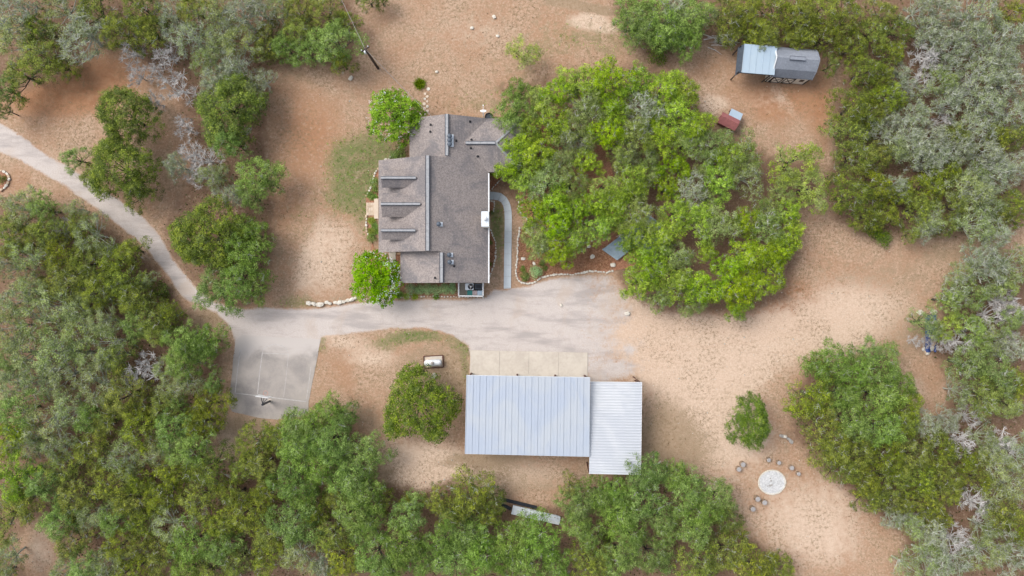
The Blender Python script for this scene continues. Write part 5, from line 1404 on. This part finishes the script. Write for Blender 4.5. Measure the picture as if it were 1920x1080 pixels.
# ------------------------------------------------------------------ ground cover (nobody could count it)
rng = np.random.default_rng(31)
def scatter(n, dens, seed):
    r = np.random.default_rng(seed)
    x = r.uniform(-40, 1960, n * 3); y = r.uniform(-40, 1120, n * 3)
    keep = r.random(n * 3) < dens(x, y)
    x, y = x[keep][:n], y[keep][:n]
    return (x - 960) * GSD, (540 - y) * GSD, r
ROOFS = [[(700,290),(920,290),(920,535),(745,535),(700,475)], [(760,215),(985,220),(985,325),(760,300)]]
def open_land(x, y):
    w = weights(x, y)
    d = np.clip(.35 + .5 * w['tan'] + .5 * w['green'] - .35 * w['rust'] - .25 * w['caliche'], .05, 1)
    blk = np.maximum.reduce([poly_sd(x, y, q) for q in (DRIVE, COURT, [(880,655),(1104,655),(1204,716),(1200,890),(870,850)], *ROOFS, [(915,355),(962,355),(962,545),(915,545)], [(966,428),(1155,428),(1155,512),(966,535)])])
    cl = np.sin(x * .021 + 1.3 * np.sin(y * .017)) * np.sin(y * .026 + np.sin(x * .013)) * .5 + .5
    return np.where(blk > 1, 0, d * (.04 + 1.2 * cl ** 3))
X, Y, r_ = scatter(26000, open_land, 3)
n = len(X); k = 3
bx = np.repeat(X, k) + r_.normal(size=n * k) * .06; by = np.repeat(Y, k) + r_.normal(size=n * k) * .06
a = r_.uniform(0, 6.28, n * k); hh = r_.uniform(.03, .10, n * k); ln = r_.uniform(.05, .15, n * k)
b0 = np.stack([bx, by, np.full(n * k, .004)], 1); sd_ = np.stack([-np.sin(a), np.cos(a), np.zeros(n * k)], 1) * .026
tip = b0 + np.stack([np.cos(a) * ln, np.sin(a) * ln, hh], 1)
vv = np.stack([b0 - sd_, b0 + sd_, tip], 1)
tt = np.clip(np.repeat(r_.uniform(.15, .85, n), k) + r_.normal(size=n * k) * .1, 0, 1)
me = np_mesh('dry_grass', vv.reshape(-1, 3), np.arange(3 * n * k).reshape(-1, 3), MT['drygrass'], {'tint': ('FACE', tt)})
stuff(link('dry_grass', me), 'sparse dry grass tufts over the open dirt')

def wood_land(x, y):
    d = np.maximum.reduce([poly_sd(x, y, q) for q in WOODS[:4]])
    for cx, cy, cr in CLEAR: d = np.minimum(d, np.hypot(x - cx, y - cy) - cr - 14)
    return np.clip(d / 30, 0, 1) * np.where(poly_sd(x, y, DRIVE) > -2, 0, 1)
X, Y, r_ = scatter(26000, wood_land, 9)
n = len(X)
c = np.stack([X, Y, r_.uniform(.03, .75, n) ** 1.3], 1)
nn = r_.normal(size=(n, 3)) + np.array([0, 0, 1.2]); nn /= np.linalg.norm(nn, axis=1, keepdims=True)
me = leaf_cloud(c, nn, r_.uniform(.12, .3, n), .55, r_.random(n), r_, 'undergrowth', MT['undergrowth'])
stuff(link('undergrowth', me), 'brown and dark green undergrowth beneath the woods')

def mul(x, y):
    d = np.maximum.reduce([poly_sd(x, y, q) for q in ([(973,430),(970,515),(990,529),(1040,513),(1150,506),(1150,460),(1100,455),(1000,440)], [(917,430),(929,462),(924,504),(916,520)])])
    return np.where(d > 1, 1.0, 0)
xs = rng.uniform(910, 1155, 60000); ys = rng.uniform(425, 535, 60000); kp = mul(xs, ys) > 0
xs, ys = xs[kp][:9000], ys[kp][:9000]; n = len(xs)
c = np.stack([(xs - 960) * GSD, (540 - ys) * GSD, np.full(n, .055) + rng.random(n) * .03], 1)
nn = rng.normal(size=(n, 3)) * .35 + np.array([0, 0, 1.0]); nn /= np.linalg.norm(nn, axis=1, keepdims=True)
me = leaf_cloud(c, nn, rng.uniform(.07, .17, n), .4, rng.random(n), rng, 'bark_chips', MT['chips'])
stuff(link('bark_chips', me), 'loose bark chips over the mulch bed')

def greens(x, y):
    w = weights(x, y)['green']
    blk = np.maximum.reduce([poly_sd(x, y, q) for q in (DRIVE, COURT, *ROOFS)])
    return np.where(blk > 1, 0, np.clip(w - .22, 0, 1) ** 1.2)
X, Y, r_ = scatter(9000, lambda x, y: greens(x, y) * 3, 17)
n = len(X); k = 4
bx = np.repeat(X, k) + r_.normal(size=n * k) * .07; by = np.repeat(Y, k) + r_.normal(size=n * k) * .07
a = r_.uniform(0, 6.28, n * k); ln = r_.uniform(.06, .17, n * k)
b0 = np.stack([bx, by, np.full(n * k, .004)], 1); sd_ = np.stack([-np.sin(a), np.cos(a), np.zeros(n * k)], 1) * .03
vv = np.stack([b0 - sd_, b0 + sd_, b0 + np.stack([np.cos(a) * ln, np.sin(a) * ln, r_.uniform(.03, .09, n * k)], 1)], 1)
me = np_mesh('green_grass', vv.reshape(-1, 3), np.arange(3 * n * k).reshape(-1, 3), LEAF['m'], {'tint': ('FACE', np.repeat(r_.uniform(.1, .8, n), k))})
stuff(link('green_grass', me), 'ragged green grass tufts in the lawn patches')
def peb(x, y):
    w = weights(x, y)
    blk = np.maximum.reduce([poly_sd(x, y, q) for q in (COURT, [(880,655),(1104,655),(1204,716),(1200,890),(870,850)], *ROOFS)])
    return np.where(blk > 0, 0, .03 + .6 * np.clip(w['caliche'], 0, 1) ** 2)
X, Y, r_ = scatter(5200, peb, 12)
n = len(X); rad = r_.uniform(.02, .055, n) * (1 + 1.2 * (r_.random(n) < .05))
octv = np.array([(1,0,0),(-1,0,0),(0,1,0),(0,-1,0),(0,0,.8),(0,0,-.2)]); octf = np.array([(0,2,4),(2,1,4),(1,3,4),(3,0,4),(2,0,5),(1,2,5),(3,1,5),(0,3,5)])
vv = octv[None] * rad[:, None, None] * r_.uniform(.7, 1.3, (n, 6, 1)) + np.stack([X, Y, np.full(n, .012)], 1)[:, None]
me = np_mesh('pebbles', vv.reshape(-1, 3), (octf[None] + 6 * np.arange(n)[:, None, None]).reshape(-1, 3), MT['stone'])
stuff(link('pebbles', me), 'small pale pebbles strewn over the dirt')
def fallen(x, y):
    d = np.maximum.reduce([poly_sd(x, y, q) for q in WOODS])
    blk = np.maximum.reduce([poly_sd(x, y, q) for q in (DRIVE, COURT, *ROOFS)])
    return np.where(blk > 2, 0, np.clip(1 - np.abs(d + 5) / 45, 0, 1) ** 1.5 + .25 * (d > 0))
X, Y, r_ = scatter(30000, fallen, 14)
n = len(X); c = np.stack([X, Y, r_.uniform(.012, .03, n)], 1)
nn = r_.normal(size=(n, 3)) * .25 + np.array([0, 0, 1.0]); nn /= np.linalg.norm(nn, axis=1, keepdims=True)
me = leaf_cloud(c, nn, r_.uniform(.05, .14, n), .55, r_.random(n), r_, 'fallen_leaves', MT['chips'])
stuff(link('fallen_leaves', me), 'brown fallen leaves along the edges of the woods')
print('TREES', len(TREES))
